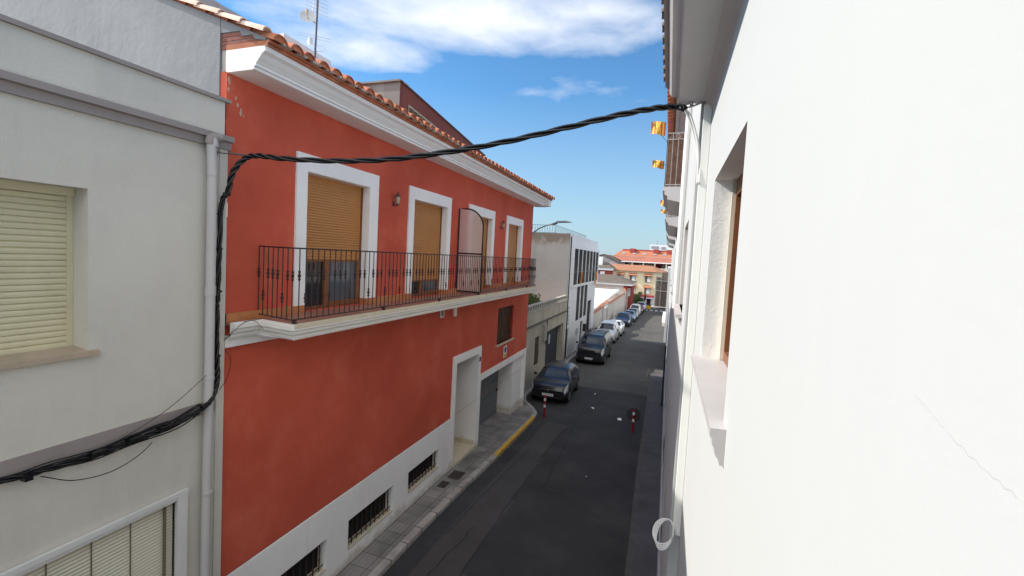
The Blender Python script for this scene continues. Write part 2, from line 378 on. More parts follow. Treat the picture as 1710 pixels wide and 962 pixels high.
# kerb joints
kj = MB(); y = 3.0
while y < 30:
    x = interp(KL, y); kj.box(x-.165, x+.003, y, y+.012, gz(y)+.0, gz(y)+.1275); y += random.uniform(.55, .75)
tag(kj.build('kerb_joint', crack_m), kind='structure')
yl = MB()
for i in range(14):
    a, b_ = 13.2+i*.31, 13.2+(i+1)*.31; xa, xb = interp(KL, a), interp(KL, b_)
    yl.quad((xa-.12, a, gz(a)+.129), (xa+.001, a, gz(a)+.129), (xb+.001, b_, gz(b_)+.129), (xb-.12, b_, gz(b_)+.129))
    yl.quad((xa+.005, a, gz(a)+.05), (xb+.005, b_, gz(b_)+.05), (xb+.005, b_, gz(b_)+.129), (xa+.005, a, gz(a)+.129))
tag(yl.build('yellow_line', yellow), kind='structure')
pr = MB(); kr = MB(); YQ = [-20, 5, 9, 11, 14, 17, 20, 23, 26, 29.4]
KR = [(-20, -.42), (9, -.42), (11.2, -.45), (11.21, -.50), (20, -.55), (29.4, -.62)]
for a, b_ in zip(YQ, YQ[1:]):
    xa, xb = interp(KR, a), interp(KR, b_)
    pr.quad((xa+.14, a, gz(a)+.12), (.6, a, gz(a)+.12), (.6, b_, gz(b_)+.12), (xb+.14, b_, gz(b_)+.12))
    kr.add([(xa, a, gz(a)-.1), (xa, a, gz(a)+.123), (xa+.14, a, gz(a)+.123), (xb, b_, gz(b_)-.1), (xb, b_, gz(b_)+.123), (xb+.14, b_, gz(b_)+.123)], [(0, 1, 4, 3), (1, 2, 5, 4)])
kr.box(interp(KR, 29.4), .2, 29.4, 29.5, gz(29.4)-.1, gz(29.4)+.124)
tag(pr.build('pavement', mat('dark worn pavement', (.085, .08, .088), .9, .2, 1.5, .2, 30, (.05, .05, .055), .5)), kind='structure'); tag(kr.build('kerb', mat('dark kerb', (.085, .08, .08), .9, .25, 3, .3, 30, (.06, .06, .06), .5)), kind='structure')
cw = MB()
for i in range(5): cw.quad((-4.6+i*.9, 86.5, gz(87)+.012), (-4.1+i*.9, 86.5, gz(87)+.012), (-4.1+i*.9, 89.5, gz(87)+.012), (-4.6+i*.9, 89.5, gz(87)+.012))
tag(cw.build('crosswalk', mat('road paint', (.36, .36, .35), .8)), kind='structure')
fp = MB().box(-60, 60, 94.2, 140, gz(98)-.3, gz(98)+.12)
tag(fp.build('far_pavement', mat('pale far pavement', (.45, .42, .38), .9, .1, .3)), kind='structure')

# ================================================================== RED HOUSE
XF = -5.65; Y0, Y1 = 4.43, 18.62
H1 = thing('red_house', (-9, 11.5, 0), 'terracotta red house with white plinth, long balcony and brown roller shutters', 'house')
WIN = [(5.84, 7.45, 6.17), (9.09, 10.72, 5.70), (12.31, 13.93, 5.31), (15.54, 17.05, 5.31)]
holes = [(a, b, 5.31, 7.61, .17) for a, b, c in WIN]
holes += [(11.78, 13.32, -.2, 3.19, 1.1), (14.98, 16.68, 3.2, 4.52, .16), (13.62, 18.45, -.5, 2.25, .9)]
BW = [(3.9, 5.6), (6.6, 6.6), (7.14, 8.68), (9.3, 10.86)]
bwh = [(4.55, 6.55, .42, 1.02, .2), (7.14, 8.68, .42, 1.03, .2), (9.3, 10.86, .50, 1.04, .2)]
# red face: above the plinth line (z 1.66 up to the doorway, and round the door and garage frames)
w = MB(); w.wall_x(XF, Y0, Y1, 1.66, 8.63, [h for h in holes if h[2] > 3] + [(11.5, 13.55, 1.66, 3.42), (13.55, Y1, 1.66, 2.46)], .17)
# reveals of cut-outs that are frames would be red: covered by frames
w.box(-16, XF-.35, Y0, Y1, -2, 8.63)
for a in (Y0, Y1): w.quad((XF, a, 1.66), (XF-.4, a, 1.66), (XF-.4, a, 8.63), (XF, a, 8.63))
w.quad((XF, Y1, -1), (XF-1.2, Y1, -1), (XF-1.2, Y1, 1.66), (XF, Y1, 1.66))
w.f = [f for f in w.f]
wall_red = w.build('wall', red_m, H1)
# carve the body away behind door and garage: body is split instead
wall_red.data.clear_geometry()
w = MB(); w.wall_x(XF, Y0, Y1, 1.66, 8.63, [h for h in holes if h[2] > 3] + [(11.5, 13.55, 1.66, 3.42, .01), (13.55, Y1, 1.66, 2.46, .01)], .17)
w.box(-16, XF-1.3, Y0, Y1, -2, 8.63)
w.box(XF-1.3, XF-.2, Y0, 11.6, -2, 8.60); w.box(XF-1.3, XF-.2, 11.6, Y1, 3.3, 8.60)
w.quad((XF, Y0, 1.66), (XF-.4, Y0, 1.66), (XF-.4, Y0, 8.63), (XF, Y0, 8.63)); w.quad((XF, Y1, -1), (XF-1.4, Y1, -1), (XF-1.4, Y1, 8.63), (XF, Y1, 8.63))
org = Vector(H1.location)
wall_red.data.from_pydata([(x-org.x, y-org.y, z-org.z) for x, y, z in w.v], [], w.f)
wall_red.data.update()
# plinth, door frame and garage frame: white, 3 cm proud
XP = XF+.03
p = MB(); p.wall_x(XP, Y0, 11.5, -1, 1.64, bwh, .22)
p.quad((XP, Y0, 1.64), (XP, 11.5, 1.64), (XF-.01, 11.5, 1.64), (XF-.01, Y0, 1.64)); p.quad((XP, Y0, -1), (XF-.2, Y0, -1), (XF-.2, Y0, 1.64), (XP, Y0, 1.64))
p.build('plinth', plinth_m, H1)
p = MB(); p.wall_x(XP, 11.5, 13.55, -1, 3.44, [(11.74, 13.36, -1, 3.2, 1.1)], 1.1)
p.quad((XP, 11.5, 1.6), (XF, 11.5, 1.6), (XF, 11.5, 3.44), (XP, 11.5, 3.44)); p.quad((XP, 11.5, 3.44), (XF, 11.5, 3.44), (XF, 13.55, 3.44), (XP, 13.55, 3.44)); p.quad((XP, 13.55, 2.4), (XP, 13.55, 3.44), (XF, 13.55, 3.44), (XF, 13.55, 2.4))
df = p.build('doorway', plinth_m, H1)
MB().box(XF-1.06, XF+.05, 11.745, 13.35, -.6, .17).build('step', stone_b, df)
MB().box(XF-1.05, XF-1.0, 11.76, 13.34, .17, 3.18).build('door', wood, df)
p = MB(); p.box(XF-.98, XF-.01, 13.315, 13.36, .17, .30); p.build('skirting', stone_b, df)
MB().box(XP, XP+.012, 13.39, 13.5, 2.93, 3.08).build('house_number_plate', mat('dark enamel', (.05, .06, .07), .3), H1)
p = MB(); p.wall_x(XP, 13.55, Y1, -1.5, 2.46, [(13.62, 18.46, -1.5, 2.24, .75)], .75)
p.quad((XP, 13.55, 2.46), (XP, Y1, 2.46), (XF-.02, Y1, 2.46), (XF-.02, 13.55, 2.46)); p.quad((XP, Y1, -1.5), (XF-1, Y1, -1.5), (XF-1, Y1, 2.46), (XP, Y1, 2.46))
gf = p.build('garage_surround', plinth_m, H1)
gd = MB()
for i in range(12): gd.box(XF-.75, XF-.70+.006*(i % 2), 13.60, 17.2, gz(15)-.2+i*.21, gz(15)-.2+(i+1)*.21-.012)
gdo = gd.build('garage_door', garage_m, H1)
MB().box(XF-.70, XF-.66, 17.05, 17.12, .85, .95).build('handle', iron, gdo)
MB().box(XF-.76, XF-.10, 17.22, 18.47, -1, 2.26).build('garage_pier', plinth_m, H1)
MB().box(XF-.08, XF-.07, 17.7, 18.3, -.8, 1.9).quad((0, 0, 0), (0, 0, 0.001), (0, .001, 0)) if False else None
# window surrounds, shutters, woodwork
for k, (a, b, zs) in enumerate(WIN):
    o_ = [(5.62, 7.73), (8.87, 10.94), (12.09, 14.15), (15.34, 17.26)][k]
    fr = MB(); X = XF; T = .035
    fr.box(X-.01, X+T, o_[0], a+.002, 5.42, 7.88); fr.box(X-.01, X+T, b-.002, o_[1], 5.42, 7.88); fr.box(X-.01, X+T, a+.002, b-.002, 7.605, 7.88)
    for yy, s_ in ((a, .004), (b, -.004)): fr.box(X-.172, X, yy, yy+s_, 5.42, 7.61)
    fr.box(X-.172, X, a+.004, b-.004, 7.60, 7.604)
    fo = fr.build('window_surround', white_trim, H1)
    sh = shutter(XF-.155, a+.03, b-.03, zs, 7.61, .046, .009).build('roller_shutter', brown_sh, fo)
    gd = MB()
    gd.box(XF-.165, XF-.125, a+.004, a+.034, 5.33, 7.6); gd.box(XF-.165, XF-.125, b-.034, b-.004, 5.33, 7.6); gd.box(XF-.16, XF-.142, a+.03, b-.03, zs-.035, zs)
    gd.build('shutter_guide', wood, fo)
    if zs > 5.4:
        MB().box(XF-.168, XF-.164, a+.01, b-.01, 5.32, zs+.05).build('dark_glass', glass_d, fo)
        dr = MB(); yy = a+.01+.37*(b-a)
        dr.box(XF-.163, XF-.135, a+.03, a+.06, 5.32, zs); dr.box(XF-.163, XF-.12, yy, yy+.11, 5.32, zs); dr.box(XF-.163, XF-.12, b-.13, b-.03, 5.32, zs); dr.box(XF-.163, XF-.12, yy+.1, b-.13, 5.32, 5.42); dr.box(XF-.163, XF-.13, a+.03, yy, 5.32, 5.36)
        dr.build('balcony_door', wood, fo)
        MB().box(XF-.163, XF-.155, yy+.11, b-.13, 5.42, zs).build('curtain_glass', glassy('glass over pale curtain', (.085, .095, .115), .04), fo)
# skirting of orange tiles on the balcony
sk = MB(); segs = [(Y0+.02, 5.62), (5.62, 5.84), (7.45, 9.09), (10.72, 12.31), (13.93, 15.54), (17.05, Y1)]
segs = [(Y0+.02, 5.84), (7.45, 9.09), (10.72, 12.31), (13.93, 15.54), (17.05, Y1)]
for a, b in segs:
    sk = MB(); sk.box(XF-.01, XF+.042, a, b, 5.30, 5.421); y = a
    if a > 5: sk.box(XF-.15, XF+.042, a-.003, a+.008, 5.30, 5.421)
    if b < 18: sk.box(XF-.15, XF+.042, b-.008, b+.003, 5.30, 5.421)
    while y < b-.01:
        e = min(y+.33, b); sk.box(XF-.008, XF+.045, y, e-.008, 5.302, 5.425); y = e
    sk.build('skirting', skirt_m, H1)
# balcony slab: string course, splay, front
XB = -4.74
path = [(XF+.26, Y0), (XF+.26, 4.80), (XB, 4.76), (XB, 16.85), (XB-.25, 17.35), (XF+.28, 17.9), (XF+.28, Y1)]
path = [(XF+.20, Y0), (XF+.20, 4.84), (XB, 4.74), (XB, 16.7), (XB-.12, 17.1), (XB-.5, 17.7), (XF+.2, 18.1), (XF+.2, Y1)]
slab = MB()
slab.prism([(XF-.1, Y0+.01), (XF+.17, Y0+.01), (XF+.17, 4.87), (XB-.04, 4.78), (XB-.02, 16.68), (XB-.14, 17.08), (XB-.52, 17.67), (XF+.18, 18.07), (XF-.1, 18.07)], 2, 5.27, 5.30)
bal = slab.build('balcony', floor_t, H1)
prof = [(-.06, 5.315), (.02, 5.315), (.025, 5.30), (.025, 5.24), (.0, 5.225), (-.01, 5.18), (-.05, 5.165), (-.075, 5.12), (-.1, 5.115), (-.1, 5.08), (-.3, 5.07), (-.3, 5.1), (-.06, 5.11)]
MB().sweep([(o, z+.0) for o, z in prof], path).build('balcony_moulding', stone_b if False else mat('white balcony moulding', (.82, .80, .75), .75, .04, 2, .1, 30, (.62, .54, .38), .35), bal)
MB().sweep([(-.05, 5.318), (.03, 5.318), (.03, 5.262), (-.05, 5.262)], path[2:7]).build('balcony_edge', stone_b, bal)
MB().prism([(XF-.1, 4.9), (XB-.32, 4.9), (XB-.32, 16.7), (XF-.1, 17.3)], 2, 5.075, 5.25).build('balcony_underside', white_trim, bal)
MB().box(XF-.01, XF+.06, Y0, 18.4, 4.96, 5.12).build('string_course', white_trim, H1)
MB().box(XF-.01, XF+.06, 11.38, 11.5, 4.63, 4.97).build('drain_stub', white_trim, H1)
vg = frame_x(XF, 10.62, 10.82, 4.67, 4.90, .03, .015).build('vent_grille', white_trim, H1)
MB().box(XF+.001, XF+.006, 10.65, 10.79, 4.70, 4.87).build('mesh', mat('vent mesh', (.2, .16, .12), .8), vg)
# railing: each section of bars; posts are parts, balusters parts
rail = MB(); ZT, ZB_ = 6.36, 5.37
rp = [(XF+.02, 4.97), (XB-.09, 4.80), (XB-.09, 16.62), (XB-.2, 17.0), (XB-.55, 17.5), (XF+.12, 17.85)]
for (x0, y0), (x1, y1) in zip(rp, rp[1:]):
    for z, t_ in ((ZT, .011), (ZB_, .010)):
        rail.tube([(x0, y0, z), (x1, y1, z)], t_, 6)
def bar_profile(b, x, y, k):
    rs = .0075
    def seg(z0, z1, r): b.tube([(x, y, z0), (x, y, z1)], r, 6, caps=False)
    zc = [5.98, 5.66][k % 2] if k % 4 != 3 else 5.98
    seg(ZB_, ZT, rs)
    zs_ = [zc] if k % 2 == 0 else [zc]
    if k % 2: zs_ = [zc-.0]
    for zc_ in zs_:
        b.tube([(x, y, zc_-.075), (x, y, zc_-.06), (x, y, zc_-.045), (x, y, zc_-.03), (x, y, zc_-.012), (x, y, zc_+.012), (x, y, zc_+.03), (x, y, zc_+.045), (x, y, zc_+.06), (x, y, zc_+.075)],
               [.008, .017, .018, .010, .021, .021, .010, .018, .017, .008], 8)
rl = rail.build('railing', iron, bal)
pts = []
L_acc = 0
for (x0, y0), (x1, y1) in zip(rp, rp[1:]):
    l = math.hypot(x1-x0, y1-y0); n = max(1, round(l/.118))
    for i in range(n): pts.append((x0+(x1-x0)*i/n, y0+(y1-y0)*i/n))
big = MB()
for k, (x, y) in enumerate(pts):
    b = MB(); bar_profile(b, x, y, k); 
    b.build('baluster', iron, bal) if k < 98 else bar_profile(big, x, y, k)
if big.v: tag(big.build('balusters', iron, bal), kind='stuff')
ft = MB()
for y in (4.84, 6.9, 9.0, 11.2, 13.4, 15.6): ft.box(XB-.11, XB-.06, y-.02, y+.02, 5.31, 5.38); ft.tube([(XB-.085, y, 5.315), (XB-.04, y, 5.315), (XB-.04, y, 5.27)], .014, 6)
ft.build('rail_foot', iron, bal)
# cornice and soffit
PC = [(XF+.001, Y0), (XF+.001, Y1+.42)]
cor = [(-.02, 8.62), (.44, 8.62), (.47, 8.625), (.47, 8.66), (.50, 8.668), (.50, 8.70), (.515, 8.71), (.53, 8.73), (.56, 8.76), (.60, 8.81), (.655, 8.84), (.655, 8.90), (-.02, 8.90)]
MB().sweep(cor, PC).build('cornice', white_trim, H1)
MB().box(XF-4, XF+.66, Y1, Y1+.43, 8.64, 8.90).build('cornice_return', white_trim, H1)
MB().sweep([(-.02, 8.90), (.69, 8.90), (.69, 8.935), (.72, 8.935), (.72, 8.965), (-.02, 8.965)], [(XF, Y0-.0), (XF, Y1+.46)]).build('brick_course', tile_m, H1)
# gable wall above the grey neighbour and brick infill
SL = .39; xe, ze = -4.90, 8.955
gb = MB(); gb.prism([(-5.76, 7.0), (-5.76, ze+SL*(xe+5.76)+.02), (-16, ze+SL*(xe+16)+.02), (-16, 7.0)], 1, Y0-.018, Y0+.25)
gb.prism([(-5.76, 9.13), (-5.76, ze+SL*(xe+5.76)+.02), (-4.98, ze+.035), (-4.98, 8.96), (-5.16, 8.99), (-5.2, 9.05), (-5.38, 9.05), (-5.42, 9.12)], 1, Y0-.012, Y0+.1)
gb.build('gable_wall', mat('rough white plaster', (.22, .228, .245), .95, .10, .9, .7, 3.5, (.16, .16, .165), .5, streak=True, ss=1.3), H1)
bk = MB(); 
for i in range(7):
    z0 = 8.905+i*.052
    x1 = -4.95 - max(0, (z0-8.97))/SL
    if x1 < -5.7: break
    bk.box(-5.758, x1, Y0+.002, Y0+.2, z0+.010, z0+.048)
bk.build('brick_end', brickred, H1)
MB().prism([(-5.757, 8.62), (-4.99, 8.905), (-5.1, 8.96), (-5.757, 9.26)], 1, Y0+.012, Y0+.3).build('mortar_bed', mortar, H1)
# roof tiles
def barrel(b, x0, z0, x1, z1, y, r0_, r1_, mi=0, th=.014, seg=7):
    """half-round tile running from low end (x0,z0) to high end"""
    vs = []
    for (x, z, r_) in ((x0, z0, r0_), (x1, z1, r1_)):
        for s_ in (0, -th):
            for k in range(seg+1):
                a = math.pi*k/seg; vs.append((x, y-math.cos(a)*(r_+s_), z+math.sin(a)*(r_+s_)*.92))
    n = seg+1; fs = []
    for k in range(seg): fs.append((k, k+1, 2*n+k+1, 2*n+k)); fs.append((n+k, 3*n+k, 3*n+k+1, n+k+1)); fs.append((k, n+k, n+k+1, k+1))
    b.add(vs, fs, mi)
rf = MB(); y = Y0+.10; P = .262; random.seed(5)
rf.quad((xe+.02, Y0, ze+.02), (xe+.02, Y1+.46, ze+.02), (-16, Y1+.46, ze+.02+SL*(xe+16)), (-16, Y0, ze+.02+SL*(xe+16)))
while y < Y1+.4:
    j = random.uniform(-.02, .02); yj = random.uniform(-.008, .008)
    for c in range(6):
        x0 = xe+.05+j-c*.40; x1 = x0-.46
        barrel(rf, x0, ze+.015+SL*(xe-x0)+.0, x1, ze-.005+SL*(xe-x1), y+yj, .116+random.uniform(-.004, .004), .092)
    yc = y+yj; zc_ = ze+.012; r_ = .104; cap = [(xe+.03+j, yc-math.cos(math.pi*k/8)*r_, zc_+math.sin(math.pi*k/8)*r_*.92) for k in range(9)]
    rf.add(cap, [tuple(range(9))])
    y += P
rf.build('roof', tile_m, H1, smooth='auto')
# pan tiles between (dark mortar underneath)
pn = MB()
y = Y0+.1+P/2
while y < Y1+.35: pn.box(xe-.3, xe+.035, y-.07, y+.07, ze+.0, ze+.032); y += P
pn.build('eave_mortar', mortar, H1)
# verge: tiles along the gable slope
vg = MB(); x = -4.95; i = 0
while x > -15:
    j = random.uniform(-.01, .01); seg = 7; L_ = .46
    # barrel along slope, across Y
    r0_, r1_ = .085, .07
    vs = []
    for (xx, r_, dz) in ((x, r0_, .02), (x-L_, r1_, 0)):
        for s_ in (0, -.013):
            for k in range(seg+1):
                a = math.pi*k/seg; vs.append((xx, Y0+.0-math.cos(a)*(r_+s_)+j, ze+.04+dz+SL*(xe-xx)+math.sin(a)*(r_+s_)))
    n = seg+1; fs = []
    for k in range(seg): fs += [(k, k+1, 2*n+k+1, 2*n+k), (k, n+k, n+k+1, k+1), (n+k, 3*n+k, 3*n+k+1, n+k+1)]
    vg.add(vs, fs); x -= .385
vg.build('verge_tile', ridge_m, H1, smooth='auto')
# basement windows
for (a, b, za, zb, d) in bwh:
    bo = MB().box(XP-.215, XP-.21, a+.01, b-.01, za+.01, zb-.01).build('basement_window', dark, H1)
    MB().box(XP-.2, XP-.0, a+.005, b-.005, za-.012, za+.008).build('sill', stone_b, bo)
    gr = MB(); n = int((b-a-.1)/.15)
    for i in range(n+1):
        y = a+.06+i*(b-a-.16)/n
        gr.tube([(XP-.08, y, za+.01), (XP-.08, y, zb-.01)], .011, 6); gr.tube([(XP-.08, y, (za+zb)/2-.09), (XP-.08, y, (za+zb)/2-.07), (XP-.08, y, (za+zb)/2-.05)], [.01, .02, .01], 6)
    for z in (za+.08, zb-.08): gr.tube([(XP-.08, a+.0, z), (XP-.08, b-.0, z)], .011, 6)
    gr.build('bars', iron, bo)
# grille window over the garage
gw = shutter(XF-.15, 14.98, 16.68, 3.2, 4.52, .05, .008).build('grille_window', mat('brown slat', (.14, .075, .035), .6, .1, 4), H1)
gr = MB()
for i in range(12): y = 15.06+i*1.54/11; gr.tube([(XF-.05, y, 3.22), (XF-.05, y, 4.5)], .010, 6)
for z in (3.4, 3.5, 4.25, 4.35): gr.tube([(XF-.05, 14.98, z), (XF-.05, 16.68, z)], .010, 6)
gr.build('bars', iron, gw)
MB().box(XF-.1, XF+.06, 14.9, 16.76, 3.14, 3.2).build('sill', stone_b, gw)
scr = MB(); rnd = random.Random(4)
for (y, z, r_) in ((4.50, 8.50, .05), (4.49, 8.38, .035), (4.60, 8.30, .03), (4.63, 8.22, .035), (4.68, 8.14, .045), (4.57, 8.42, .012), (4.72, 8.10, .02)):
    P_ = [(XF+.002, y+r_*rnd.uniform(.4, 1)*math.cos(a), z+1.6*r_*rnd.uniform(.5, 1.1)*math.sin(a)) for a in [2*math.pi*i/9 for i in range(9)]]
    P_ = [(a, y+(b_-y)*.62-.035, z+(c-z)*.75+.03) for a, b_, c in P_]; scr.add([(XF+.004, y-.035, z+.03)]+P_, [(0, i+1, (i+1) % 9+1) for i in range(9)])
scr.build('flaked_plaster', mat('bare cream plaster', (.50, .36, .26), .9, .15, 20), H1)
# roof-top boxes
ph = MB(); ph.box(-13, -8, 4.9, 7.25, 9.0, 10.70); ph.build('roof_terrace_wall', greyw, H1)
ph = MB(); ph.box(-13, -8, 7.55, 8.95, 9.0, 10.86); ph.build('roof_stairhouse', white, H1)

# wall lanterns
def lantern():
    t = thing('wall_lantern', (XF, 8.29, 7.45), 'small bronze wall lantern between the first and second balcony windows', 'lantern', 'wall lanterns on the red house')
    X, Y, Z = XF+.16, 8.29, 7.5
    b = MB(); b.box(XF, XF+.02, Y-.035, Y+.035, 7.3, 7.44); b.tube([(XF+.02, Y, 7.36), (XF+.1, Y, 7.30), (X, Y, 7.335)], .010, 6); b.build('bracket', iron, t)
    b = MB()
    for k in range(6):
        a = math.pi/3*k; c, s = math.cos(a), math.sin(a)
        b.tube([(X+c*.05, Y+s*.05, 7.37), (X+c*.082, Y+s*.082, 7.58)], .005, 4)
    b.tube([(X, Y, 7.30), (X, Y, 7.335), (X, Y, 7.35), (X, Y, 7.372)], [.008, .012, .05, .055], 6)
    b.tube([(X, Y, 7.575), (X, Y, 7.59), (X, Y, 7.65), (X, Y, 7.69), (X, Y, 7.72), (X, Y, 7.76)], [.095, .10, .055, .03, .018, .005], 6)
    b.build('frame', mat('bronze', (.10, .055, .045), .5, .1, 9), t)
    MB().tube([(X, Y, 7.37), (X, Y, 7.58)], .048, 6, r2=.08).build('glass', lamp_gl, t)
    return t
ln1 = lantern()
for ch in kids(ln1):
    for v in ch.data.vertices: v.co *= .70
ln2 = copy_tree(ln1); ln2.location = (XF, 14.76, 7.45)
ln2['label'] = 'small bronze wall lantern between the third and fourth balcony windows, the farther one'
# privacy screen on the balcony, across its depth
PS = thing('privacy_screen', (-5.3, 11.4, 5.31), 'black framed privacy screen with rounded top corner standing across the balcony', 'screen')
xa, xb, yy = XF+.05, XB-.04, 10.62
xa, xb, yy = XF+.03, -4.88, 11.45
def arc(r, n=10): return [(xb-r+r*math.cos(t_), 7.66-r+r*math.sin(t_)) for t_ in [math.pi/2*i/n for i in range(n+1)]]
out = [(xa, 5.36), (xb, 5.36)] + arc(.52) + [(xa, 7.66)]
# the screen stands slightly turned, nearer side on the rail
fr = MB(); ring = [(x, yy, z) for x, z in out] + [(xa, yy, 5.36)]
fr.tube(ring[:2], .022, 6); fr.tube(ring[1:13], .022, 6); fr.tube(ring[12:], .022, 6); fr.tube([ring[-2], ring[-1]], .022, 6); fr.tube([(xa, yy, 6.42), (xb, yy, 6.42)], .022, 6)
fr.build('frame', mat('black aluminium', (.015, .015, .018), .4), PS)
MB().prism([(x, z) for x, z in out], 1, yy-.004, yy+.004).build('panel', scr_glass, PS)
PS.rotation_euler = (0, 0, 0)
# no parking sign
SG = thing('no_parking_sign', (XF+.02, 15.9, 2.7), 'small white no-parking sign with red ring above the garage', 'sign')
MB().box(XF+.01, XF+.022, 15.72, 16.07, 2.58, 3.02).build('plate', mat('sign white', (.75, .75, .75), .4), SG)
b = MB()
def disc_x(b, X, y, z, r, r_in=0, n=24, mi=0):
    for i in range(n):
        a, c = 2*math.pi*i/n, 2*math.pi*(i+1)/n
        if r_in: b.quad((X, y+r*math.cos(a), z+r*math.sin(a)), (X, y+r*math.cos(c), z+r*math.sin(c)), (X, y+r_in*math.cos(c), z+r_in*math.sin(c)), (X, y+r_in*math.cos(a), z+r_in*math.sin(a)), mi=mi)
        else: b.quad((X, y, z), (X, y+r*math.cos(a), z+r*math.sin(a)), (X, y+r*math.cos(c), z+r*math.sin(c)), mi=mi)
disc_x(b, XF+.026, 15.895, 2.87, .12, .085); b.quad((XF+.027, 15.81, 2.94), (XF+.027, 15.825, 2.955), (XF+.027, 15.98, 2.80), (XF+.027, 15.965, 2.785)); b.build('ring', signal_r, SG)
b = MB(); disc_x(b, XF+.0245, 15.895, 2.87, .085); b.build('blue_disc', mat('sign blue', (.03, .08, .3), .4), SG)
MB().box(XF+.023, XF+.026, 15.75, 16.04, 2.60, 2.71).build('yellow_strip', yellow, SG)

# antenna on the roof
AN = thing('tv_antenna', (-8.5, 8.4, 10.86), 'roof antenna mast with satellite dish and comb aerials above the red house', 'antenna')
mast = MB().tube([(-8.0, 8.42, 10.3), (-8.0, 8.50, 13.0)], .022, 8); mast.build('mast', mat('mast steel', (.12, .12, .14), .5), AN)
d = MB(); n = 20; c0 = Vector((-8.1, 8.30, 11.55)); ax = Vector((.55, -.75, .35)).normalized(); a_ = ax.orthogonal().normalized(); b__ = ax.cross(a_)
ringv = []
for j in range(5):
    r_ = .17*j/4; dep = .35*r_*r_/.17
    for i in range(n): a = 2*math.pi*i/n; ringv.append(c0+a_*math.cos(a)*r_+b__*math.sin(a)*r_+ax*dep)
d.add(ringv, [(j*n+i, j*n+(i+1) % n, (j+1)*n+(i+1) % n, (j+1)*n+i) for j in range(4) for i in range(n)])
dd = d.build('satellite_dish', mat('dish grey', (.55, .55, .56), .5), AN, smooth=True)
b = MB(); b.tube([c0, c0+ax*.22], .01, 6); b.tube([c0+ax*.2+Vector((0, 0, -.05)), c0+ax*.2+Vector((0, 0, .04))], .03, 8); b.tube([(-8.0, 8.44, 11.5), c0], .014, 6); b.build('feed_arm', lamp_gl, dd)
b = MB(); 
for i in range(9): z = 11.75+i*.09; x = -8.0+.0*i; b.tube([(-8.18-.012*i, 8.32, z+.04), (-7.82-.012*i, 8.62, z-.05)], .0045, 4)
b.tube([(-8.1, 8.4, 11.6), (-8.02, 8.5, 12.6)], .008, 4)
for z in (11.25, 11.19): b.tube([(-8.35, 8.3, z+.03), (-7.7, 8.6, z-.08)], .005, 4)
b.build('comb_aerial', metal_g, AN)
b = MB(); 
for s_ in (-1, 1):
    b.tube([(-8.0+.04*s_, 8.46, 10.98), (-8.0+.15*s_, 8.46+.05*s_, 11.02), (-8.0+.2*s_, 8.48+.06*s_, 10.93), (-8.0+.16*s_, 8.47, 10.86), (-8.0, 8.46, 10.88)], .007, 5)
b.tube([(-8.12, 8.4, 11.16), (-8.12, 8.4, 11.02)], .05, 8); b.build('loop_aerial', white_pl, AN)

# ================================================================== GREY BUILDING (left, near)
XG = -5.60
G = thing('grey_building', (-9, 1, 0), 'pale grey rendered house with cream roller shutter and taupe trims, nearest left', 'house')
gh = [(.9, 2.91, 5.20, 6.86, .30), (.6, 3.84, 1.2, 3.20, .07)]
w = MB(); w.wall_x(XG, -12, 4.36, 4.30, 7.64, [gh[0]], .3); w.wall_x(XG+.0, -12, 4.36, -.5, 4.14, [gh[1]], .07)
w.wall_x(XG+.02, -12, 4.36, 7.76, 8.20, [], .1)
w.box(-16, XG-.32, -12, 4.40, -1, 8.18); w.quad((XG, 4.36, -.5), (XG-.4, 4.36, -.5), (XG-.4, 4.36, 8.2), (XG, 4.36, 8.2))
w.box(XG-.12, XG+.02, 4.30, 4.41, -.5, 7.62)
w.build('wall', gray_m, G)
MB().box(XG-.3, XG+.06, -12, 4.42, 8.20, 8.245).build('parapet_cap', taupe, G)
MB().sweep([(-.02, 7.60), (.045, 7.60), (.05, 7.69), (.10, 7.70), (.10, 7.768), (-.02, 7.77)], [(XG, -12), (XG, 4.44)]).build('gutter_ledge', taupe, G)
ge = MB().tube([(XG+.10, 4.10, 7.60), (XG+.10, 4.11, 7.68), (XG+.11, 4.15, 7.70), (XG+.14, 4.23, 7.705)], .055, 14, caps=False); ge.build('outlet_elbow', taupe, G, smooth=True)
MB().tube([(XG+.125, 4.19, 7.703), (XG+.137, 4.222, 7.705)], .049, 14).build('pipe_mouth', dark, G)
MB().box(XG-.05, XG+.018, -12, 4.37, 4.14, 4.30).build('band', taupe, G)
wd = shutter(XG-.26, .9, 2.86, 5.22, 6.78, .058, .013).build('roller_shutter', cream_sh, G)
MB().box(XG-.27, XG-.24, 2.855, 2.908, 5.2, 6.86).box(XG-.27, XG-.2, .9, 2.905, 6.78, 6.86).box(XG-.262, XG-.235, .9, 2.86, 5.205, 5.25).build('shutter_frame', cream_sh, wd)
MB().prism([(XG-.3, 5.235), (XG-.3, 5.15), (XG+.05, 5.15), (XG+.05, 5.20)], 1, .8, 2.985).build('sill', mat('sandy sill stone', (.42, .34, .25), .7, .1, 4, .1, 40), G)
fb = frame_x(XG-.01, .55, 3.9, 1.15, 3.245, .09, .05); fb.box(XG+.02, XG+.06, .55, 3.93, 3.20, 3.26); fb.box(XG+.04, XG+.055, 3.8, 3.92, 1.15, 3.25)
lw = fb.build('lower_window', mat('white metal frame', (.66, .66, .64), .5, .04, 3), G)
bl = MB(); n = 46
for i in range(n):
    z = 1.25+i*(3.13-1.25)/n
    bl.add([(XG-.045, .65, z), (XG-.045, 3.80, z), (XG-.035, .65, z+.006), (XG-.035, 3.80, z+.006), (XG-.05, .65, z+.033), (XG-.05, 3.80, z+.033)], [(0, 1, 3, 2), (2, 3, 5, 4)])
bl.box(XG-.068, XG-.065, .62, 3.80, 1.2, 3.2, mi=1)
